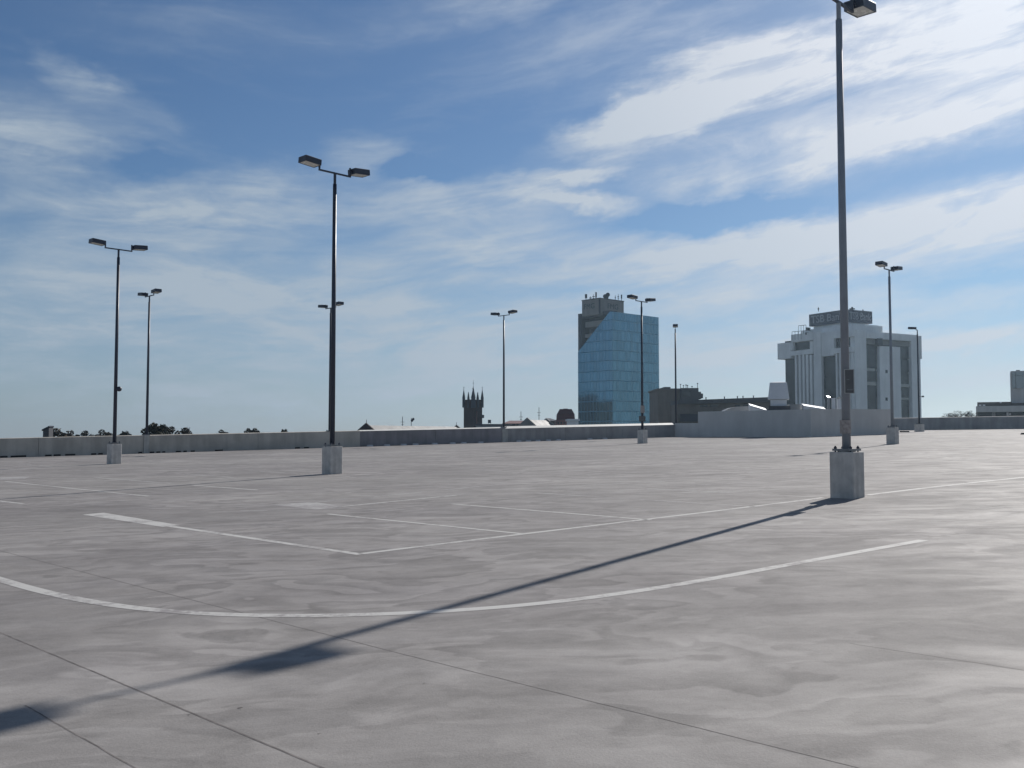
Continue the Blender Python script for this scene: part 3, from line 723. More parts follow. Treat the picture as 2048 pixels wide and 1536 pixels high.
sign_letters(fl, 1622.5, 1688, True, a); sign_letters(fr, 1698.5, 1741, False, c)
# rail and bright roof edge
b = MB(); f3 = Facade((at(1706,652,Dk+2).x, at(1706,652,Dk+2).y), 61)
f3.pbox(b, 1726, 1754, 650.4, 653.2, 0, .6); b.build('roof_flashing', M['flash'], bk)
for px, yb, yt, dd, lab in ((1637,626,614,8,'thin aerial above the left end of the navy rooftop sign'),(1704.5,621,614,8,'stubby grey aerial above the right half of the navy rooftop sign'),(1726,624,618,8,'shortest thin aerial at the right end of the navy rooftop sign')):
    p = at(px, yb+3, Dk+dd); q = at(px, yt, Dk+dd); b = MB(); r = .35 if px == 1704.5 else .10
    b.tube((p.x,p.y,zt-.02),(p.x,p.y,q.z), r, r*.7, 8); b.box((p.x,p.y,q.z-.5),(r*4,.1,.35)); tag(b.build('aerial', M['darkgrey'], origin=(p.x,p.y,zt)), lab, 'aerial', 'aerials on the bank roof')
for x0, x1, yy, px in ((1584,1602,665,1590),(1597,1612,653,1604)):
    b = MB(); p, q = at(x0, yy-1.5, Dk+9), at(x1, yy-3, Dk+7); b.tube(p, q, .07, n=6)
    for k in range(4):
        r_ = p.lerp(q, k/3); b.tube(r_, (r_.x, r_.y, r_.z-2.2), .05, n=6)
    b.build('roof_rail', M['darkgrey'], bk)
b = MB(); x.pbox(b, 1613.5, 1615.5, 655, 661, -1, .42); x.pbox(b, 1613, 1615.5, 665, 669.5, -1, .42); b.build('window', M['bankglass'], bk)

# ---- glass tower
Dg = 340; og = at(1225, 740, Dg); GLf, GRf = Facade((og.x, og.y), -42), Facade((og.x, og.y), 48)
M['glassL'] = glass_curtain('mirror_glass_left', (.078, .195, .290), GLf.e, 1.5, 3.5, .97)
M['glassR'] = glass_curtain('mirror_glass_right', (.096, .215, .285), GRf.e, 1.5, 3.5, .97)
gt = empty('glass_tower', (og.x, og.y, GROUND), 'tall blue mirror glass office tower with a cut-away upper left corner and beige plant room', 'building')
sl = GLf.sz(1156, 740)[0]; sr = GRf.sz(1318, 740)[0]
ztop_c = at(1225, 623, Dg).z
# glass skin: left face with the diagonal cut, right face whole
b = MB()
pts = [(0,GROUND),(0,ztop_c)] ; cutA = GLf.sz(1219, 624.5); cutB = GLf.sz(1156, 704)
poly = [(0,GROUND),(sl,GROUND),(sl,cutB[1]),(cutA[0],ztop_c),(0,ztop_c)]
fr_ = [GLf.pt(a_, z_, 0) for a_, z_ in poly]; bk_ = [GLf.pt(a_, z_, -.35) for a_, z_ in poly]
b.face(fr_); b.face(bk_[::-1])
for i in range(5): j=(i+1)%5; b.face([fr_[i], bk_[i], bk_[j], fr_[j]])
b.build('glass_skin', M['glassL'], gt)
b = MB(); GRf.box(b, .002, sr, GROUND, ztop_c, -.35, .01); b.build('glass_skin', M['glassR'], gt)
# back faces and core
b = MB(); P = [GLf.O + GLf.e*sl + GRf.e*.36, GLf.O+GLf.e*sl+GRf.e*sr, GLf.O+GRf.e*sr - GLf.e*-.36]
q = [GLf.O+GLf.e*.36+GRf.e*.36, GLf.O+GLf.e*.36+GRf.e*(sr-.01), GLf.O+GLf.e*(sl-.01)+GRf.e*(sr-.01), GLf.O+GLf.e*(sl-.01)+GRf.e*.36]
zcut = cutB[1]-.5
b.prism([(p.x,p.y) for p in q], GROUND, zcut)
q2 = [GLf.O+GLf.e*.36+GRf.e*4.2, GLf.O+GLf.e*.36+GRf.e*(sr-.01), GLf.O+GLf.e*(sl-.01)+GRf.e*(sr-.01), GLf.O+GLf.e*(sl-.01)+GRf.e*4.2]
b.prism([(p.x,p.y) for p in q2], zcut+.002, ztop_c-.06); b.build('core', M['slate'], gt)
# terraces in the cut
def gslab(x0, x1, y0, y1, d0, d1, mat, name):
    b = MB(); GLf.pbox(b, x0, x1, y0, y1, d0, d1); return b.build(name, mat, gt)
gslab(1167, 1206, 641.5, 652.8, -4.1, -.9, M['beige'], 'terrace')
gslab(1167, 1188, 667, 674.5, -4.1, -.9, M['beige'], 'terrace')
gslab(1156.2, 1162.5, 627.5, 706, -4.15, -.02, M['slate'], 'corner_column')
gslab(1162.6, 1219, 624.5, 633, -4.1, -.4, M['slate'], 'roof_edge')
# plant room
op = at(1200, 612, Dg+3); pL, pR = Facade((op.x,op.y), -42), Facade((op.x,op.y), 48)
aL, aR = pL.sz(1164, 612)[0], pR.sz(1247.5, 612)[0]; zpb, zpt = ztop_c-.5, at(1200, 597, Dg+3).z
b = MB(); Pp = [pL.O, pL.O+pR.e*aR, pL.O+pR.e*aR+pL.e*aL, pL.O+pL.e*aL]; b.prism([(p.x,p.y) for p in Pp], zpb, zpt)
pr = b.build('plant_room', M['beige'], gt); pr['_org'] = gt['_org']
b = MB(); e_ = .12; Pc = [pL.O+(pL.n+pR.n)*e_, pL.O+pR.e*(aR+e_)+pR.n*e_, pL.O+pR.e*(aR+e_)+pL.e*(aL+e_), pL.O+pL.e*(aL+e_)+pL.n*e_]
b.prism([(p.x,p.y) for p in Pc], zpt+.003, zpt+.3); b.build('roof_edge', M['darkgrey'], gt)
b = MB(); pL.box(b, -.25, .5, zpb, zpt, .01, .12); b.build('corner_strip', M['slate'], gt)
lettering('FMG', pL, pL.sz(1168.5,610)[0], pL.sz(1189,610)[0], zpb+(zpt-zpb)*.42, zpb+(zpt-zpb)*.76, .04, pr, M['letterdark'], flip=True)
lettering('FMG', pR, pR.sz(1215.5,611)[0], pR.sz(1236,611)[0], zpb+(zpt-zpb)*.42, zpb+(zpt-zpb)*.76, .04, pr, M['letterdark'])
# roof aerials
zg = zpt+.3
def aer(px, ytop, w, kind, lab, D=Dg+12):
    p = at(px, 598, D); q = at(px, ytop, D); b = MB(); S = D/F; hgt = q.z - zg
    o = empty('rooftop_aerial', (p.x,p.y,zg), lab, 'aerial', 'aerials on the glass tower roof')
    b.tube((p.x,p.y,zg),(p.x,p.y,q.z), .12, .08, 6); b.build('mast', M['darkgrey'], o)
    b = MB()
    if kind == 'dish':
        for k, (dx, dz, r) in enumerate(((-.5,-.8,.75),(.5,-.3,.8),(.1,-1.3,.7))):
            b.tube((p.x+dx,p.y-.3,q.z+dz),(p.x+dx-.1,p.y-.6,q.z+dz), r*.5, r, 16)
        b.build('dish', M['slate'], o)
    elif kind == 'panel': b.box((p.x,p.y-.2,q.z-hgt*.3),(w*S,.25,hgt*.6)); b.build('panel', M['slate'], o)
    else: b.box((p.x,p.y,q.z-hgt*.35),(w*S,.15,.3)); b.box((p.x,p.y,q.z-hgt*.6),(w*S*.7,.15,.25)); b.build('crossbar', M['darkgrey'], o)
aer(1172, 588.5, 4.5, 'panel', 'leftmost aerial on the glass tower, a broad tilted panel')
aer(1181, 592.5, 5, 'bar', 'low squat aerial second from the left on the glass tower')
aer(1187, 588.5, 5, 'bar', 'cross armed aerial left of the tallest mast on the glass tower')
aer(1192, 584.5, 3, 'panel', 'tallest slim mast on the glass tower roof')
aer(1213, 588.5, 8, 'dish', 'cluster of round dishes in the middle of the glass tower roof')
aer(1230.5, 590.5, 2, 'bar', 'thinnest aerial right of the dish cluster on the glass tower')
aer(1236.5, 588.5, 3, 'bar', 'short aerial with a dark head between two thin ones on the glass tower')
aer(1243, 589.5, 2.5, 'panel', 'rightmost slim panel aerial on the glass tower')

# ---- town block off to the left that the glass tower mirrors
ob = empty('dark_office_block', (-290, 345, GROUND), 'dark block of town buildings beyond the left edge, seen mirrored in the glass tower', 'building')
for i, (x0, x1, y0, y1, h) in enumerate(((-318,-296,322,334,45),(-296,-262,334,352,39),(-315,-280,352.5,372,43),(-262,-245,300,330,36))):
    b = MB(); b.prism([(x0,y0),(x1,y0),(x1,y1),(x0,y1)], GROUND, GROUND+h); b.build('wall', M['brown' if i%2 else 'darkgrey'], ob)
    b = MB(); b.prism([(x0+4,y0+3),(x0+9,y0+3),(x0+9,y0+7),(x0+4,y0+7)], GROUND+h+.002, GROUND+h+3); b.tube((x1-4,y0+5,GROUND+h),(x1-4,y0+5,GROUND+h+5),.2,n=6); b.build('roof_plant', M['slate'], ob)
# ---- church tower
Dc = 280; cc = at(946, 820, Dc); rc = Matrix.Rotation(R(45+4), 3, 'Z'); half = 18.5*Dc/F/math.sqrt(2)
ch = empty('church_tower', (cc.x, cc.y, GROUND), 'dark brick church tower with five slender pinnacles', 'church tower')
Z = lambda y: at(946, y, Dc).z
b = MB(); frustum(b, cc, 2*half, 2*half, 2*half, 2*half, GROUND, Z(803), rc); b.build('tower_shaft', M['brick'], ch)
b = MB()
for k in range(4):
    q = Matrix.Rotation(k*math.pi/2, 3, 'Z')
    for t in (-.62,-.31,0,.31,.62):
        v = rc @ (q @ Vector((t*half, -half*.93, 0))); b.box((cc.x+v.x, cc.y+v.y, Z(801.5)), (half*.2, half*.12, .55), rc @ q)
b.build('battlement', M['brick'], ch)
def pinnacle(lx, ly, ybase, ytop, r, finial=0):
    v = rc @ Vector((lx*half, ly*half, 0)); b = MB(); x_, y__ = cc.x+v.x, cc.y+v.y; z1, z2 = Z(ybase), Z(ytop)
    zs = z1-(2.0 if r > .3 else .7)
    b.tube((x_,y__,zs),(x_,y__,z1+(z2-z1)*.18), r, r*.95, 8); b.tube((x_,y__,z1+(z2-z1)*.18+.002),(x_,y__,z2), r*1.1, .04, 8)
    if finial: b.tube((x_,y__,z2-.05),(x_,y__,Z(finial)), .05, .035, 6); b.box((x_,y__,z2+.55*(Z(finial)-z2)),(.45,.07,.09)); b.ball((x_,y__,z2), .1)
    b.build('pinnacle', M['slate'], ch)
pinnacle(-1,1,801,779,.42,773); pinnacle(1,-1,801,778.5,.42,773); pinnacle(-1,-1,802,775,.62,761); pinnacle(1,1,800,780,.42,774)
pinnacle(-1,0,801.5,784.5,.33); pinnacle(0,-1,801.5,784.5,.33); pinnacle(0,1,800,784,.3); pinnacle(1,0,800,784,.3)
b = MB(); v = at(963, 833, Dc-1); b.box((cc.x+half*1.55, cc.y-.5, Z(833)),(.6,.5,.9)); b.build('wall_lamp', M['darkgrey'], ch)
b = MB(); b.box((cc.x+1.1, cc.y-half*1.02, Z(838)),(.25,.2,4.2), Matrix.Rotation(R(49),3,'Z')); b.build('drainpipe', M['redroof'], ch)
# ---- long gabled hall
def gable_roof(name, x0, x1, yr0, yr1, D0, D1, halfw, drop, mat_r, mat_g, label, cat='building', finial=False):
    p, q = at(x0, yr0, D0), at(x1, yr1, D1); t = (q-p); t.z = 0; t.normalize(); n = Vector((t.y,-t.x,0)); o = empty(name, (p.x,p.y,GROUND), label, cat)
    ov = t*.0
    def ring(c, dz=0): return [c+n*halfw-Vector((0,0,drop)), c+Vector((0,0,dz)), c-n*halfw-Vector((0,0,drop))]
    A_, B_ = ring(p), ring(q); b = MB(); th = Vector((0,0,-.15))
    for i in (0,1): b.hexa([A_[i]+th,B_[i]+th,B_[i+1]+th,A_[i+1]+th,A_[i],B_[i],B_[i+1],A_[i+1]])
    b.build('roof', mat_r, o)
    b = MB(); w = halfw-.3
    c4 = [p+n*w+t*.3, q+n*w-t*.3, q-n*w-t*.3, p-n*w+t*.3]; ze = min(p.z,q.z)-drop*(w/halfw)-.25
    b.prism([(c.x,c.y) for c in c4], GROUND, ze); b.build('wall', mat_g, o)
    for c, sg in ((p,-1),(q,1)):
        b = MB(); tp = c+t*sg*.35; k = halfw*.42; dd = drop*.42
        for c_ in (tp,):
            f1 = [c_+n*k-Vector((0,0,dd-.25)), c_-n*k-Vector((0,0,dd-.25)), c_+Vector((0,0,.45))]; f2 = [v_-t*sg*.5 for v_ in f1]
            lowr = [Vector((v_.x,v_.y,ze)) for v_ in (f1[0],f1[1])]; 
            b.face(f1); b.face(f2[::-1]); b.face([f1[0],f2[0],f2[2],f1[2]]); b.face([f1[1],f1[2],f2[2],f2[1]])
        if finial: b.tube(c+Vector((0,0,.3)), c+Vector((0,0,1.1)), .07, .04, 6)
        b.build('gable_end', mat_g, o)
    return o
gable_roof('gabled_hall', 733, 913, 850.5, 853.5, 190, 240, 5, 3.5, M['ironroof'], M['brick'], 'long hall with pale iron roof and dark gable ends, left of the church tower', finial=True)
def mast(px, ytop, ybot, D, lab, flag=False):
    p, q = at(px, ybot, D), at(px, ytop, D); b = MB(); base = GROUND; b.tube((p.x,p.y,GROUND),(p.x,p.y,q.z), .11, .07, 6)
    o = b.build('aerial_mast', M['darkgrey'], origin=(p.x,p.y,GROUND))
    tag(o, lab, 'aerial', 'thin aerials among the roofs')
    b = MB()
    if flag: b.box((p.x+.3,p.y,q.z-.4),(.9,.1,.5), Matrix.Rotation(R(-50),3,'Y')); b.build('antenna_head', M['darkgrey'], o)
    else: b.box((p.x,p.y,q.z-1.2),(.8,.08,.08)); b.box((p.x,p.y,q.z-1.8),(.5,.08,.08)); b.build('crossbar', M['darkgrey'], o)
mast(805, 833, 853, 215, 'thin aerial behind the long hall roof, left of the one with a tilted head')
mast(822.5, 836, 853, 218, 'thin aerial with a tilted head behind the long hall roof', True)
mast(1042, 823, 840, 220, 'shorter thin aerial above the red roof right of the church')
mast(1078, 814.5, 840, 220, 'taller thin aerial left of the maroon roofed building')
# ---- low roofs between church and glass tower
def boxbld(name, x0, x1, y0, D, depth, mat, label, roofmat=None, cat='building', ytop2=None):
    p, q = at(x0, y0, D), at(x1, ytop2 or y0, D); o = empty(name, ((p.x+q.x)/2, p.y, GROUND), label, cat)
    b = MB(); z1 = (p.z+q.z)/2
    b.prism([(p.x,p.y),(q.x,q.y),(q.x,q.y+depth),(p.x,p.y+depth)], GROUND, [p.z-.4,q.z-.4,q.z-.4,p.z-.4]); b.build('wall', mat, o)
    b = MB(); e = .25
    b.prism([(p.x-e,p.y-e),(q.x+e,q.y-e),(q.x+e,q.y+depth+e),(p.x-e,p.y+depth+e)], [p.z-.39,q.z-.39,q.z-.39,p.z-.39], [p.z,q.z,q.z,p.z]); b.build('roof', roofmat or mat, o)
    return o
def windows(o, xs, y0, y1, D, mat=None, proud=.06):
    for x0, x1 in xs:
        p, q = at(x0, y1, D), at(x1, y0, D); b = MB(); b.box(((p.x+q.x)/2, p.y, (p.z+q.z)/2), (q.x-p.x, proud*2, q.z-p.z)); b.build('window', mat or M['bankglass'], o)
boxbld('flat_roofed_building', 952, 1008, 848, 225, 14, M['tin'], 'low flat roofed pale building just right of the church tower', M['darkgrey'])
b = MB(); p = at(979, 843, 228); b.box((p.x,p.y,p.z),(.7,.7,.75))
for sx in (-.3,.3):
    for sy in (-.3,.3): b.tube((p.x+sx,p.y+sy,p.z-.3),(p.x+sx,p.y+sy,p.z-1.4), .04, n=6)
tag(b.build('water_tank', M['slate'], origin=(p.x,p.y,p.z-1.0)), 'small blue grey tank on legs above the flat roof right of the church', 'tank')
def hip(name, x0, x1, xr0, xr1, ye, yr, D, depth, mroof, mwall, label):
    o = empty(name, (at((x0+x1)/2, ye, D).x, D, GROUND), label, 'building')
    a, c = at(x0, ye, D), at(x1, ye, D); r0, r1 = at(xr0, yr, D), at(xr1, yr, D); k = Vector((0,depth,0)); m_ = Vector((0,depth/2,0)); zt_ = Vector((0,0,0))
    b = MB(); b.face([a,c,r1+m_,r0+m_]); b.face([c,c+k,r1+m_]); b.face([c+k,a+k,r0+m_,r1+m_]); b.face([a+k,a,r0+m_]); b.face([a,a+k,c+k,c]); b.build('roof', mroof, o)
    b = MB(); e = .4; b.prism([(a.x+e,a.y+e),(c.x-e,c.y+e),(c.x-e,c.y+depth-e),(a.x+e,a.y+depth-e)], GROUND, min(a.z,c.z)-.01); b.build('wall', mwall, o); return o
o = hip('red_roofed_building', 1004, 1057, 1019, 1050, 847, 840.3, 205, 12, M['redroof'], M['beige'], 'long low building with red hipped roof behind the slim parapet lamp post')
windows(o, ((1024,1030),(1033,1039),(1048,1053)), 847.5, 851, 205.2)
gable_roof('grey_roofed_building', 1055, 1093, 839.5, 840.5, 200, 214, 7, 5.5, M['ironroof'], M['beige'], 'pale grey roofed building between the red roof and the dark turret')
o = hip('dark_hipped_house', 1087, 1116, 1093, 1103, 841.5, 835.5, 230, 12, M['slate'], M['brown'], 'small dark hipped roof left of the maroon roofed building')
# maroon mansard
o = empty('mansard_building', (at(1131,840,215).x, 215, GROUND), 'maroon mansard roofed building left of the glass tower', 'building')
c = at(1131, 840, 218); S = 218/F; zq = lambda y: at(1131, y, 218).z; idm = Matrix.Identity(3)
b = MB(); frustum(b, c, 35*S, 4.5, 34*S, 4.4, zq(840), zq(829), idm); frustum(b, c, 34*S, 4.4, 23*S, 3.2, zq(828.99), zq(818.5), idm); frustum(b, c, 10*S, 1.5, 8*S, 1.2, zq(818.48), zq(817.3), idm); b.build('mansard_roof', M['maroon'], o)
b = MB(); p, q = at(1112, 840, 215), at(1141, 840, 215); b.prism([(p.x,215.2),(q.x,215.2),(q.x,222),(p.x,222)], GROUND, zq(840.02)); b.build('wall', M['redroof'], o)
windows(o, ((1115,1118),(1121,1124),(1127,1130)), 844, 848, 215.2)
boxbld('white_block', 1136.5, 1157, 838, 205, 6, M['bank'], 'plain pale block against the lower left of the glass tower')
# ---- brown office block right of the tower, with long wing
D2 = 210
o = boxbld('brown_office_block', 1316, 1362, 777, D2+12, 14, M['brown'], 'brown grey office block right of the glass tower, clutter on its roof', M['brown'])
b = MB(); p, q = at(1362, 776, D2+10), at(1397, 776, D2+10); b.prism([(p.x,D2+10),(q.x,D2+10),(q.x,D2+22),(p.x,D2+22)], GROUND, p.z); b.build('right_wing', M['darkgrey'], o)
p, q = at(1397.1, 783.5, D2+11), at(1402, 783.5, D2+11); p2, q2 = at(1402.1, 787, D2+12), at(1406, 787, D2+12); b = MB(); b.prism([(p.x,D2+11),(q.x,D2+11),(q.x,D2+20),(p.x,D2+20)], at(1400,798,D2+11).z, p.z); b.prism([(p2.x,D2+12),(q2.x,D2+12),(q2.x,D2+18),(p2.x,D2+18)], at(1400,796,D2+11).z, p2.z); b.build('stair_block', M['darkgrey'], o)
b = MB(); p, q = at(1331, 773, D2+12), at(1344, 773, D2+12); b.prism([(p.x,D2+14),(q.x,D2+14),(q.x,D2+20),(p.x,D2+20)], at(1337,777.2,D2+12).z, p.z); b.build('lift_room', M['darkgrey'], o)
b = MB()
for px, yt in ((1361,769),(1367,771),(1372,770),(1375,771),(1384,773),(1395,767)):
    p = at(px, yt, D2+12); b.tube((p.x,p.y,at(px,777,D2+12).z),(p.x,p.y,p.z), .06, n=6); b.box((p.x,p.y,p.z),(.3,.1,.2))
b.build('roof_aerials', M['darkgrey'], o)
b = MB(); p, q = at(1364, 782, D2+9.8), at(1382, 793, D2+9.8); b.box(((p.x+q.x)/2,D2+10,(p.z+q.z)/2),(q.x-p.x,.3,p.z-q.z)); b.build('window', M['bankglass'], o)
o = empty('long_wing_building', (at(1450,800,D2-20).x, D2-20, GROUND), 'long low brown building with dark overhanging eaves left of the white vent cowl', 'building')
a, c = at(1356, 801, D2-20), at(1556, 793.5, D2-20); bb_, cc_ = at(1356, 808, D2-20), at(1556, 803.5, D2-20)
b = MB(); e = Vector((0,9,.2)); b.hexa([bb_, cc_, cc_+Vector((0,9,0)), bb_+Vector((0,9,0)), a, c, c+e, a+e]); b.build('eaves', M['darkgrey'], o)
b = MB(); s = Vector((0,.8,0)); f1, f2 = bb_+s, cc_+s; b.prism([(f1.x,f1.y),(f2.x,f2.y),(f2.x,f2.y+7),(f1.x,f1.y+7)], GROUND, [f1.z-.01,f2.z-.01,f2.z-.01,f1.z-.01]); b.build('wall', M['brown'], o)
windows(o, ((1400,1415),(1420,1435),(1470,1480),(1486,1498),(1504,1520)), 810, 813.5, D2-19.2)
b = MB(); pa, pb_ = at(1360, 828, D2-20), at(1397, 843, D2-20); b.box(((pa.x+pb_.x)/2, D2-20, (pa.z+pb_.z)/2), (pb_.x-pa.x, .5, pa.z-pb_.z)); b.build('doorway', M['slate'], o)
for px in (1412, 1449, 1475, 1486, 1507):
    b = MB(); yy = 799-(px-1405)*5.3/150; p = at(px, yy, D2-17); b.tube((p.x,p.y,p.z-.05),(p.x,p.y,p.z+.35), .1, n=8); b.tube((p.x,p.y,p.z+.35),(p.x,p.y,p.z+.42), .16, n=8); b.build('roof_pipe', M['darkgrey'], o)
# ---- building at far right
DR = 135
o = empty('grey_office_building', (at(2010,820,DR).x, DR, GROUND), 'low grey building with window strip and stair tower at the right edge', 'building')
def slab(name, x0, x1, y0, y1, D, dep, mat, z0=None):
    p = at(2000, 800, D); fc = Facade((p.x, p.y), 116); b = MB(); a, c = fc.sz(x0, (y0+y1)/2)[0], fc.sz(x1, (y0+y1)/2)[0]
    xm = min((x0+x1)/2, 2030); zt_, zb_ = fc.sz(xm, y0)[1], (GROUND if z0 == 'g' else fc.sz(xm, y1)[1])
    fc.box(b, a, c, zb_, zt_, -dep, 0); return b.build(name, mat, o)
slab('wall', 1952, 2120, 811.5, 823.5, DR, 12, M['render_']); slab('window_strip', 1953, 2120, 823.6, 836, DR+.6, 11, M['bankglass'], 'g')
for x0, x1 in ((1952,1956.5),(1984,1991),(2060,2066)): slab('mullion', x0, x1, 823.6, 836, DR+.1, 1, M['beige'], 'g')
slab('roof_edge', 1954.5, 2023, 804, 811.4, DR+1.5, 10, M['brown']); slab('roof_edge', 2023.2, 2120, 806, 811.4, DR+1.5, 10, M['brown'])
slab('stair_tower', 2022, 2110, 742, 811.3, DR+3, 6, M['render_'])
for x0, x1, y0, y1 in ((2024,2031,744.5,751),(2032,2047,744.5,751),(2024,2031,752,777),(2032,2047,752,777)): slab('pale_window', x0, x1, y0, y1, DR+2.8, .5, M['paneglass'])
slab('roof_cap', 2032, 2040, 740.3, 742.1, DR+3.5, 3, M['darkgrey'])
slab('poster', 2013, 2017.2, 824.8, 831.5, DR+.5, .2, M['stopwhite']); slab('poster', 2018.2, 2022, 826, 830, DR+.5, .2, M['stopwhite'])
for x0 in (1957.5, 1965.5): slab('roof_light', x0, x0+5, 809.3, 811.3, DR+.2, .4, M['flash'])
b = MB(); pp = at(2001.5, 805, DR+1.2); b.ball(pp, .12, 8, 6); b.tube(pp, pp+Vector((0,.4,0)), .03, n=6); b.build('wall_lamp', M['stopwhite'], o)
# ---- little dark lookout among the trees at far left
DL = 130; o = empty('dark_hut', (at(92,862,DL).x, DL, GROUND), 'small dark hut with a steep one-sided roof among the far left trees', 'hut')
pt = [at(85.5,872,DL), at(98.5,872,DL), at(99.5,853,DL), at(84.5,860.5,DL)]; k = Vector((0,1.2,0)); b = MB()
b.hexa([Vector((pt[0].x,DL,GROUND)),Vector((pt[1].x,DL,GROUND)),Vector((pt[1].x,DL+1.2,GROUND)),Vector((pt[0].x,DL+1.2,GROUND)), pt[3]+Vector((.1,0,-.1)), pt[2]-Vector((.1,0,.1)), pt[2]+k-Vector((.1,0,.1)), pt[3]+k+Vector((.1,0,-.1))]); b.build('wall', M['darkgrey'], o)
b = MB(); w = Vector((0,-.15,0)); th = Vector((0,0,.10)); b.hexa([pt[3]+w-th*.9, pt[2]+w-th*.9, pt[2]+k-th*.9, pt[3]+k-th*.9, pt[3]+w+th, pt[2]+w+th, pt[2]+k+th, pt[3]+k+th]); b.build('roof', M['slate'], o)

# ------------------------------------------------------------------ trees
def crown_mesh(seed, n_clump, n_leaf, size, mat, sparse=False):
    r = random.Random(seed); b = MB(); cl = []
    while len(cl) < n_clump:
        v = Vector((r.uniform(-1,1), r.uniform(-1,1), r.uniform(-1,1)))
        if .25 < v.length < 1: cl.append((v*Vector((1,1,1)).length/1.732, r.uniform(.22,.42)))
    for i in range(n_leaf):
        c, rad = cl[r.randrange(n_clump)]
        g_ = Vector((r.gauss(0,1), r.gauss(0,1), r.gauss(0,1))).normalized()*rad*r.uniform(.55,1.0)
        p = Vector(c)+g_; s = size*r.uniform(.6,1.4)
        u = Vector((r.gauss(0,1), r.gauss(0,1), r.gauss(0,1))).normalized(); w = u.orthogonal().normalized(); w2 = u.cross(w)
        l = 2.2 if sparse else 1.3; ww = .35 if sparse else .8
        b.face([p-w*s*l, p+w2*s*ww, p+w*s*l, p-w2*s*ww])
    return b.mesh('crown', mat)
CR = [crown_mesh(1,34,2600,.085,M['leaf']), crown_mesh(2,30,2400,.085,M['leaf2']), crown_mesh(3,36,2600,.080,M['leaf2']), crown_mesh(5,34,1700,.05,M['twig'],True)]
def tree(px, ytop, wpx, D, kind, label, grp='trees beyond the parapet', hfac=1.0):
    S = D/F; t = at(px, ytop, D); rad = wpx*S/2; H = t.z-GROUND; rz_ = rad*hfac
    o = empty('tree', (t.x, t.y, GROUND), label, 'tree', grp)
    cz = H - rz_
    b = MB(); r = random.Random(int(px*7)); tr = max(.16, rad*.09)
    b.tube((0,0,-.1),(0,0,cz*.55), tr, tr*.8, 8); b.tube((0,0,cz*.55),(.1,0,cz), tr*.8, tr*.45, 8)
    for k in range(6):
        a_ = k*1.05+r.uniform(-.3,.3); b.tube((0,0,cz*(.62+.05*k)),(math.cos(a_)*rad*.65, math.sin(a_)*rad*.65, cz+rz_*r.uniform(-.2,.6)), tr*.4, tr*.12, 6)
    link('trunk', b.mesh('trunk', M['bark']), o)
    c = link('crown', CR[kind], o, (0,0,cz), r.uniform(0,6)); c.scale = (rad*1.02, rad*1.02, rz_*1.05)
T_ = [(113,861,34,140,1,'low dark tree touching the right of the little dark hut'),(143,863.5,32,150,2,'low rounded tree between the dark hut and the leftmost lamp post'),(170,864.5,26,155,1,'low brownish tree left of the leftmost lamp post'),
      (205,862,30,160,2,'low grey brown tree right behind the leftmost lamp post'),(252,862,22,150,0,'small dark round tree between the two left lamp posts'),(312,846,34,110,0,'tallest bushy tree, right of the parapet lamp post at left'),(327,848,18,112,0,'narrow treetop joined to the right of the tallest bushy tree'),(342,857,30,120,1,'rounded dark tree second to the right of the tallest bushy tree'),(372,859,30,125,1,'rounded low tree third to the right of the tallest bushy tree'),
      (446,861.5,24,170,2,'faint low treetop midway between the parapet lamp and the tall dark post'),(497,858.5,18,150,1,'left one of two merging treetops left of the tall dark post'),(514,858,22,150,2,'right one of two merging treetops left of the tall dark post'),
      (569,857.5,11,150,0,'tiny dark round treetop close left of the tall dark post'),]
for a_ in T_: tree(a_[0], a_[1]+1, a_[2]*1.35, *a_[3:], hfac=.8)
tree(1905, 826, 34, 118, 3, 'lower twiggy grey tree left of the right edge building', hfac=.8)
tree(1930, 821.5, 42, 120, 3, 'taller twiggy grey tree against the right edge building', hfac=.8)

for o in list(scene.objects):
    if '_org' in o: del o['_org']

# ------------------------------------------------------------------ haze added to lift the far darks, like lens glare
b = MB(); b.hexa([(-1510,-1210,GROUND-1),(1510,-1210,GROUND-1),(1510,1710,GROUND-1),(-1510,1710,GROUND-1),(-1510,-1210,42),(1510,-1210,42),(1510,1710,42),(-1510,1710,42)])
hm = bpy.data.materials.new('glare_haze'); hm.use_nodes = True; hn = hm.node_tree; hn.nodes.clear()
ho = hn.nodes.new('ShaderNodeOutputMaterial'); hv = hn.nodes.new('ShaderNodeVolumePrincipled'); hn.links.new(hv.outputs[0], ho.inputs['Volume'])
hv.inputs['Color'].default_value = (.60, .82, 1.0, 1); hv.inputs['Density'].default_value = .00020; hv.inputs['Anisotropy'].default_value = .65
hz = b.build('haze', hm); del hz['_org']; tag(hz, 'thin bluish haze added over the town in place of lens glare', 'haze', kind='stuff')
# ------------------------------------------------------------------ sky, sun
world = bpy.data.worlds.new("World"); scene.world = world; world.use_nodes = True
t = NT(world.node_tree); bg = world.node_tree.nodes['Background']
sky = t.new('ShaderNodeTexSky', sky_type='NISHITA'); sky.sun_disc = False; sky.sun_elevation = SUN_EL; sky.sun_rotation = SUN_AZ
sky.air_density = 1.0; sky.dust_density = .35; sky.ozone_density = 2.2; sky.altitude = 50
SKY_STRENGTH = .10
G = t.new('ShaderNodeTexCoord').outputs['Generated']
G = t.vm('NORMALIZE', G).outputs[0]
sp = t.new('ShaderNodeSeparateXYZ'); t.put(sp.inputs[0], G); gx, gy, gz = sp.outputs
Az = t.m('MULTIPLY', t.m('ARCTAN2', gx, gy), 57.2958); El = t.m('MULTIPLY', t.m('ARCSINE', gz), 57.2958)
cosS = t.vm('DOT_PRODUCT', G, tuple(SUN)).outputs['Value']
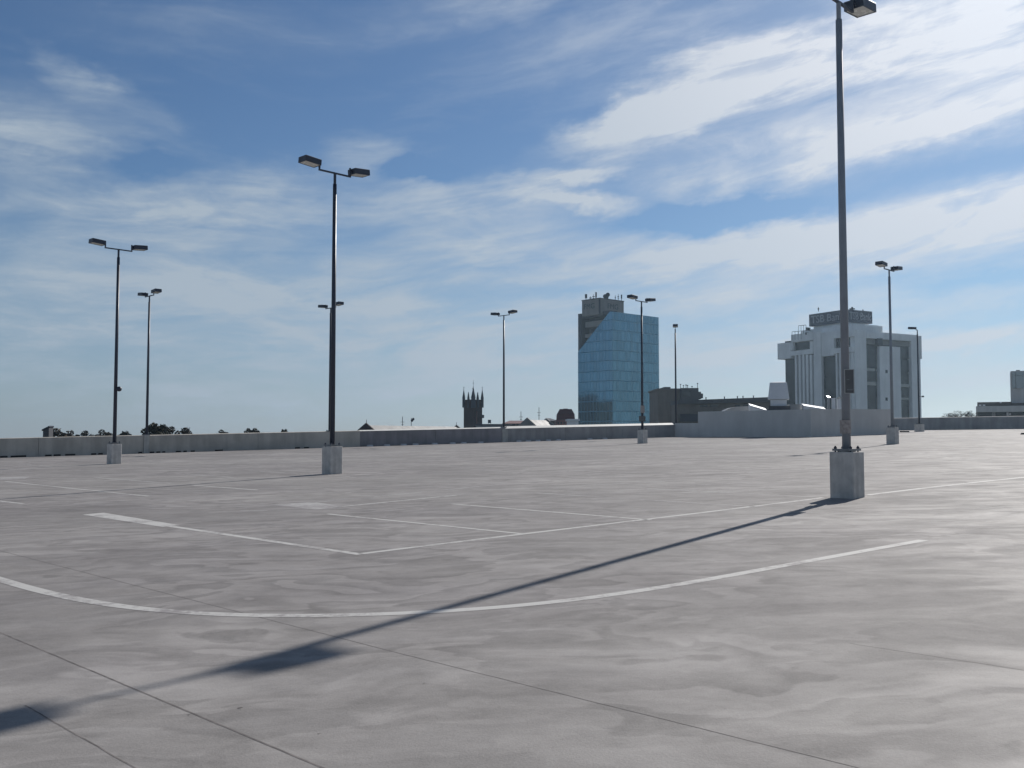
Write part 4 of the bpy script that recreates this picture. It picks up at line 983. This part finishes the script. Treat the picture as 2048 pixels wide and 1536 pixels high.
# wind-drawn coordinates: long along the azimuth, sheared so streaks climb to the right
sh = t.m('SUBTRACT', El, t.m('MULTIPLY', t.m('MAXIMUM', Az, -8), .16))
V0 = t.xyz(t.m('MULTIPLY', Az, .045), t.m('MULTIPLY', sh, .16))
w1 = t.m('SUBTRACT', t.noise(t.xyz(t.m('MULTIPLY', Az, .10), t.m('MULTIPLY', sh, .22), 3.1), 1.0, 4, .55), .5)
w2 = t.m('SUBTRACT', t.noise(t.xyz(t.m('MULTIPLY', Az, .10), t.m('MULTIPLY', sh, .22), 8.7), 1.0, 4, .55), .5)
w3 = t.m('SUBTRACT', t.noise(t.xyz(t.m('MULTIPLY', Az, .34), t.m('MULTIPLY', sh, .75), 13.1), 1.0, 6, .62), .5)
w4 = t.m('SUBTRACT', t.noise(t.xyz(t.m('MULTIPLY', Az, .34), t.m('MULTIPLY', sh, .75), 18.7), 1.0, 6, .62), .5)
A2 = t.m('ADD', t.m('ADD', Az, t.m('MULTIPLY', w1, 6.0)), t.m('MULTIPLY', w3, 3.8)); E2 = t.m('ADD', t.m('ADD', El, t.m('MULTIPLY', w2, 2.2)), t.m('MULTIPLY', w4, 2.0))
VW = t.xyz(A2, E2)
def deg(px, py):
    d_ = ray(px, py).normalized(); return math.degrees(math.atan2(d_.x, d_.y)), math.degrees(math.asin(d_.z))
blobs = [  # px, py, rx, ry (pixels), tilt, strength
 (30,265,230,130,0,.62),(260,225,170,45,-18,.35),(120,160,90,45,-25,.35),(140,300,170,80,5,.35),
 (490,395,330,95,2,.80),(725,318,120,60,0,.45),(930,400,330,75,3,.80),(1120,350,200,26,5,.9),(1160,402,230,28,-9,1.0),
 (170,420,330,100,0,.55),(300,540,800,190,0,.62),(1000,500,480,95,2,.74),(700,690,1400,210,0,.85),
 (1330,205,360,80,21,.95),(1560,135,330,95,13,.95),(1170,255,190,45,22,.55),(1420,190,250,55,24,.45),
 (1840,260,380,50,12,.60),(1960,235,260,42,10,.55),(1950,60,400,210,0,.85),(1720,220,760,260,8,.42),(1500,330,500,120,6,.20),(1800,110,330,70,6,.40),
 (1720,480,620,95,7,1.0),(1380,520,480,80,2,.70),(2010,430,280,110,5,.75),(1550,330,420,60,8,.30),
 (1850,600,360,40,8,.55),(1930,660,300,36,0,.75),(1520,600,420,42,3,.45),(1250,600,420,34,4,.35),(1700,730,700,110,0,.5),
 (950,15,230,70,8,.40),(1320,70,600,95,8,.30),(500,60,600,90,3,.12),
 (1430,432,330,44,2,-.60),(850,338,110,36,0,-.45),(230,345,190,60,10,-.35),(30,440,110,50,0,-.45),(500,625,800,36,0,-.16),(1900,340,420,40,8,-.22),(1250,575,300,28,0,-.25),(1960,560,260,30,8,-.30),
]
S_ = None
for px, py, rx, ry, tilt, st in blobs:
    ca, ce = deg(px, py); k = 34.6
    mp = t.new('ShaderNodeMapping', vector_type='TEXTURE'); t.put(mp.inputs['Vector'], VW)
    mp.inputs['Location'].default_value = (ca, ce, 0); mp.inputs['Rotation'].default_value = (0,0,R(tilt)); mp.inputs['Scale'].default_value = (rx/k, ry/k, 1)
    gr = t.new('ShaderNodeTexGradient', gradient_type='SPHERICAL'); t.put(gr.inputs[0], mp.outputs[0])
    v_ = t.rampf(gr.outputs['Fac'], 0.0, .95)
    S_ = t.m('MULTIPLY', v_, st) if S_ is None else t.m('MULTIPLY_ADD', v_, st, S_)
# unseen clouds over the rest of the dome, shaped to set the fill light
pz = t.m('MAXIMUM', gz, .06); PL = t.xyz(t.m('DIVIDE', gx, pz), t.m('DIVIDE', gy, pz))
dome = t.rampf(t.noise(PL, .55, 6, .55, 1.2), .34, .66, .12, .82)
dome = t.m('MULTIPLY', dome, t.rampf(El, 22, 50, 1.0, .08))
away = t.rampf(t.m('ABSOLUTE', Az), 30, 45); high = t.rampf(El, 25, 34); away = t.m('MAXIMUM', away, high)
S_ = t.m('ADD', t.m('MULTIPLY', S_, t.m('SUBTRACT', 1.0, away)), t.m('MULTIPLY', dome, away))
s1 = t.noise(V0, 2.2, 7, .60, .9); s2 = t.noise(t.xyz(t.m('MULTIPLY', A2, .10), t.m('MULTIPLY', sh, .55), 5.0), 1.3, 7, .62, .5)
tex = t.m('ADD', t.m('MULTIPLY', s1, .55), t.m('MULTIPLY', s2, .45))
den = t.m('MULTIPLY', S_, t.rampf(tex, .35, .65, .34, 1.26))
den = t.m('ADD', den, t.m('MULTIPLY', t.rampf(tex, .48, .70), .10))
bands = t.noise(t.xyz(t.m('MULTIPLY', A2, .035), t.m('MULTIPLY', t.m('ADD', E2, t.m('MULTIPLY', Az, -.03)), .62), 41.0), 1.0, 5, .6)
lowf = t.rampf(El, 3.0, 10.5, 1.0, .25)
den = t.m('MULTIPLY', den, t.m('ADD', 1.0, t.m('MULTIPLY', t.m('MULTIPLY', t.rampf(bands, .34, .66, -.62, .42, False), lowf), 1.0)))
den = t.m('ADD', den, t.m('MULTIPLY', t.m('EXPONENT', t.m('DIVIDE', t.m('MAXIMUM', El, 0.0), -4.0)), .45))
den = t.m('MINIMUM', t.m('MAXIMUM', den, 0.0), .95)
den = t.m('MULTIPLY', den, t.rampf(gz, -.02, .0))
glow = t.m('POWER', t.m('MAXIMUM', cosS, 0.0), 7.0)
core = t.m('POWER', t.m('MAXIMUM', cosS, 0.0), 26.0)
k_ = 1/SKY_STRENGTH
lum = t.m('ADD', 1.0, t.m('ADD', t.m('MULTIPLY', glow, .68), t.m('MULTIPLY', core, .35)))
cl = t.mix(t.m('MINIMUM', t.m('MULTIPLY', glow, 1.5), 1.0), (.385*k_, .46*k_, .54*k_), (.475*k_, .495*k_, .535*k_))
cl = t.scale(cl, lum)
skyc = t.vm('MULTIPLY', sky.outputs[0], (.43, .545, .66)).outputs[0]
skyc = t.scale(skyc, t.rampf(El, 24, 60, 1.0, .55))
skyc = t.vm('MULTIPLY', skyc, t.xyz(t.rampf(El, 0, 9, .95, 1.0), t.rampf(El, 0, 9, .90, 1.0), 1.0)).outputs[0]
fin = t.mix(den, skyc, cl)
t.put(bg.inputs['Color'], fin); bg.inputs['Strength'].default_value = SKY_STRENGTH
world.cycles.sampling_method = 'MANUAL'; world.cycles.sample_map_resolution = 512

sd = bpy.data.lights.new('sun', 'SUN'); sd.energy = 4.5; sd.angle = R(.53); sd.color = (1.0, .95, .89)
so = bpy.data.objects.new('sun', sd); col.objects.link(so); so.rotation_euler = SUN.to_track_quat('Z', 'Y').to_euler(); so.location = (0,0,60)

cam = bpy.data.cameras.new('camera'); cam.sensor_width = 36; cam.lens = F/2048*36; cam.clip_end = 12000; cam.clip_start = .05
co = bpy.data.objects.new('camera', cam); col.objects.link(co); co.location = EYE; co.rotation_euler = (math.pi/2+PITCH, 0, 0)
scene.camera = co
scene.view_settings.view_transform = 'Standard'; scene.view_settings.look = 'None'; scene.view_settings.exposure = 0; scene.view_settings.gamma = 1
scene.render.engine = 'CYCLES'; scene.cycles.max_bounces = 6; scene.cycles.use_denoising = True
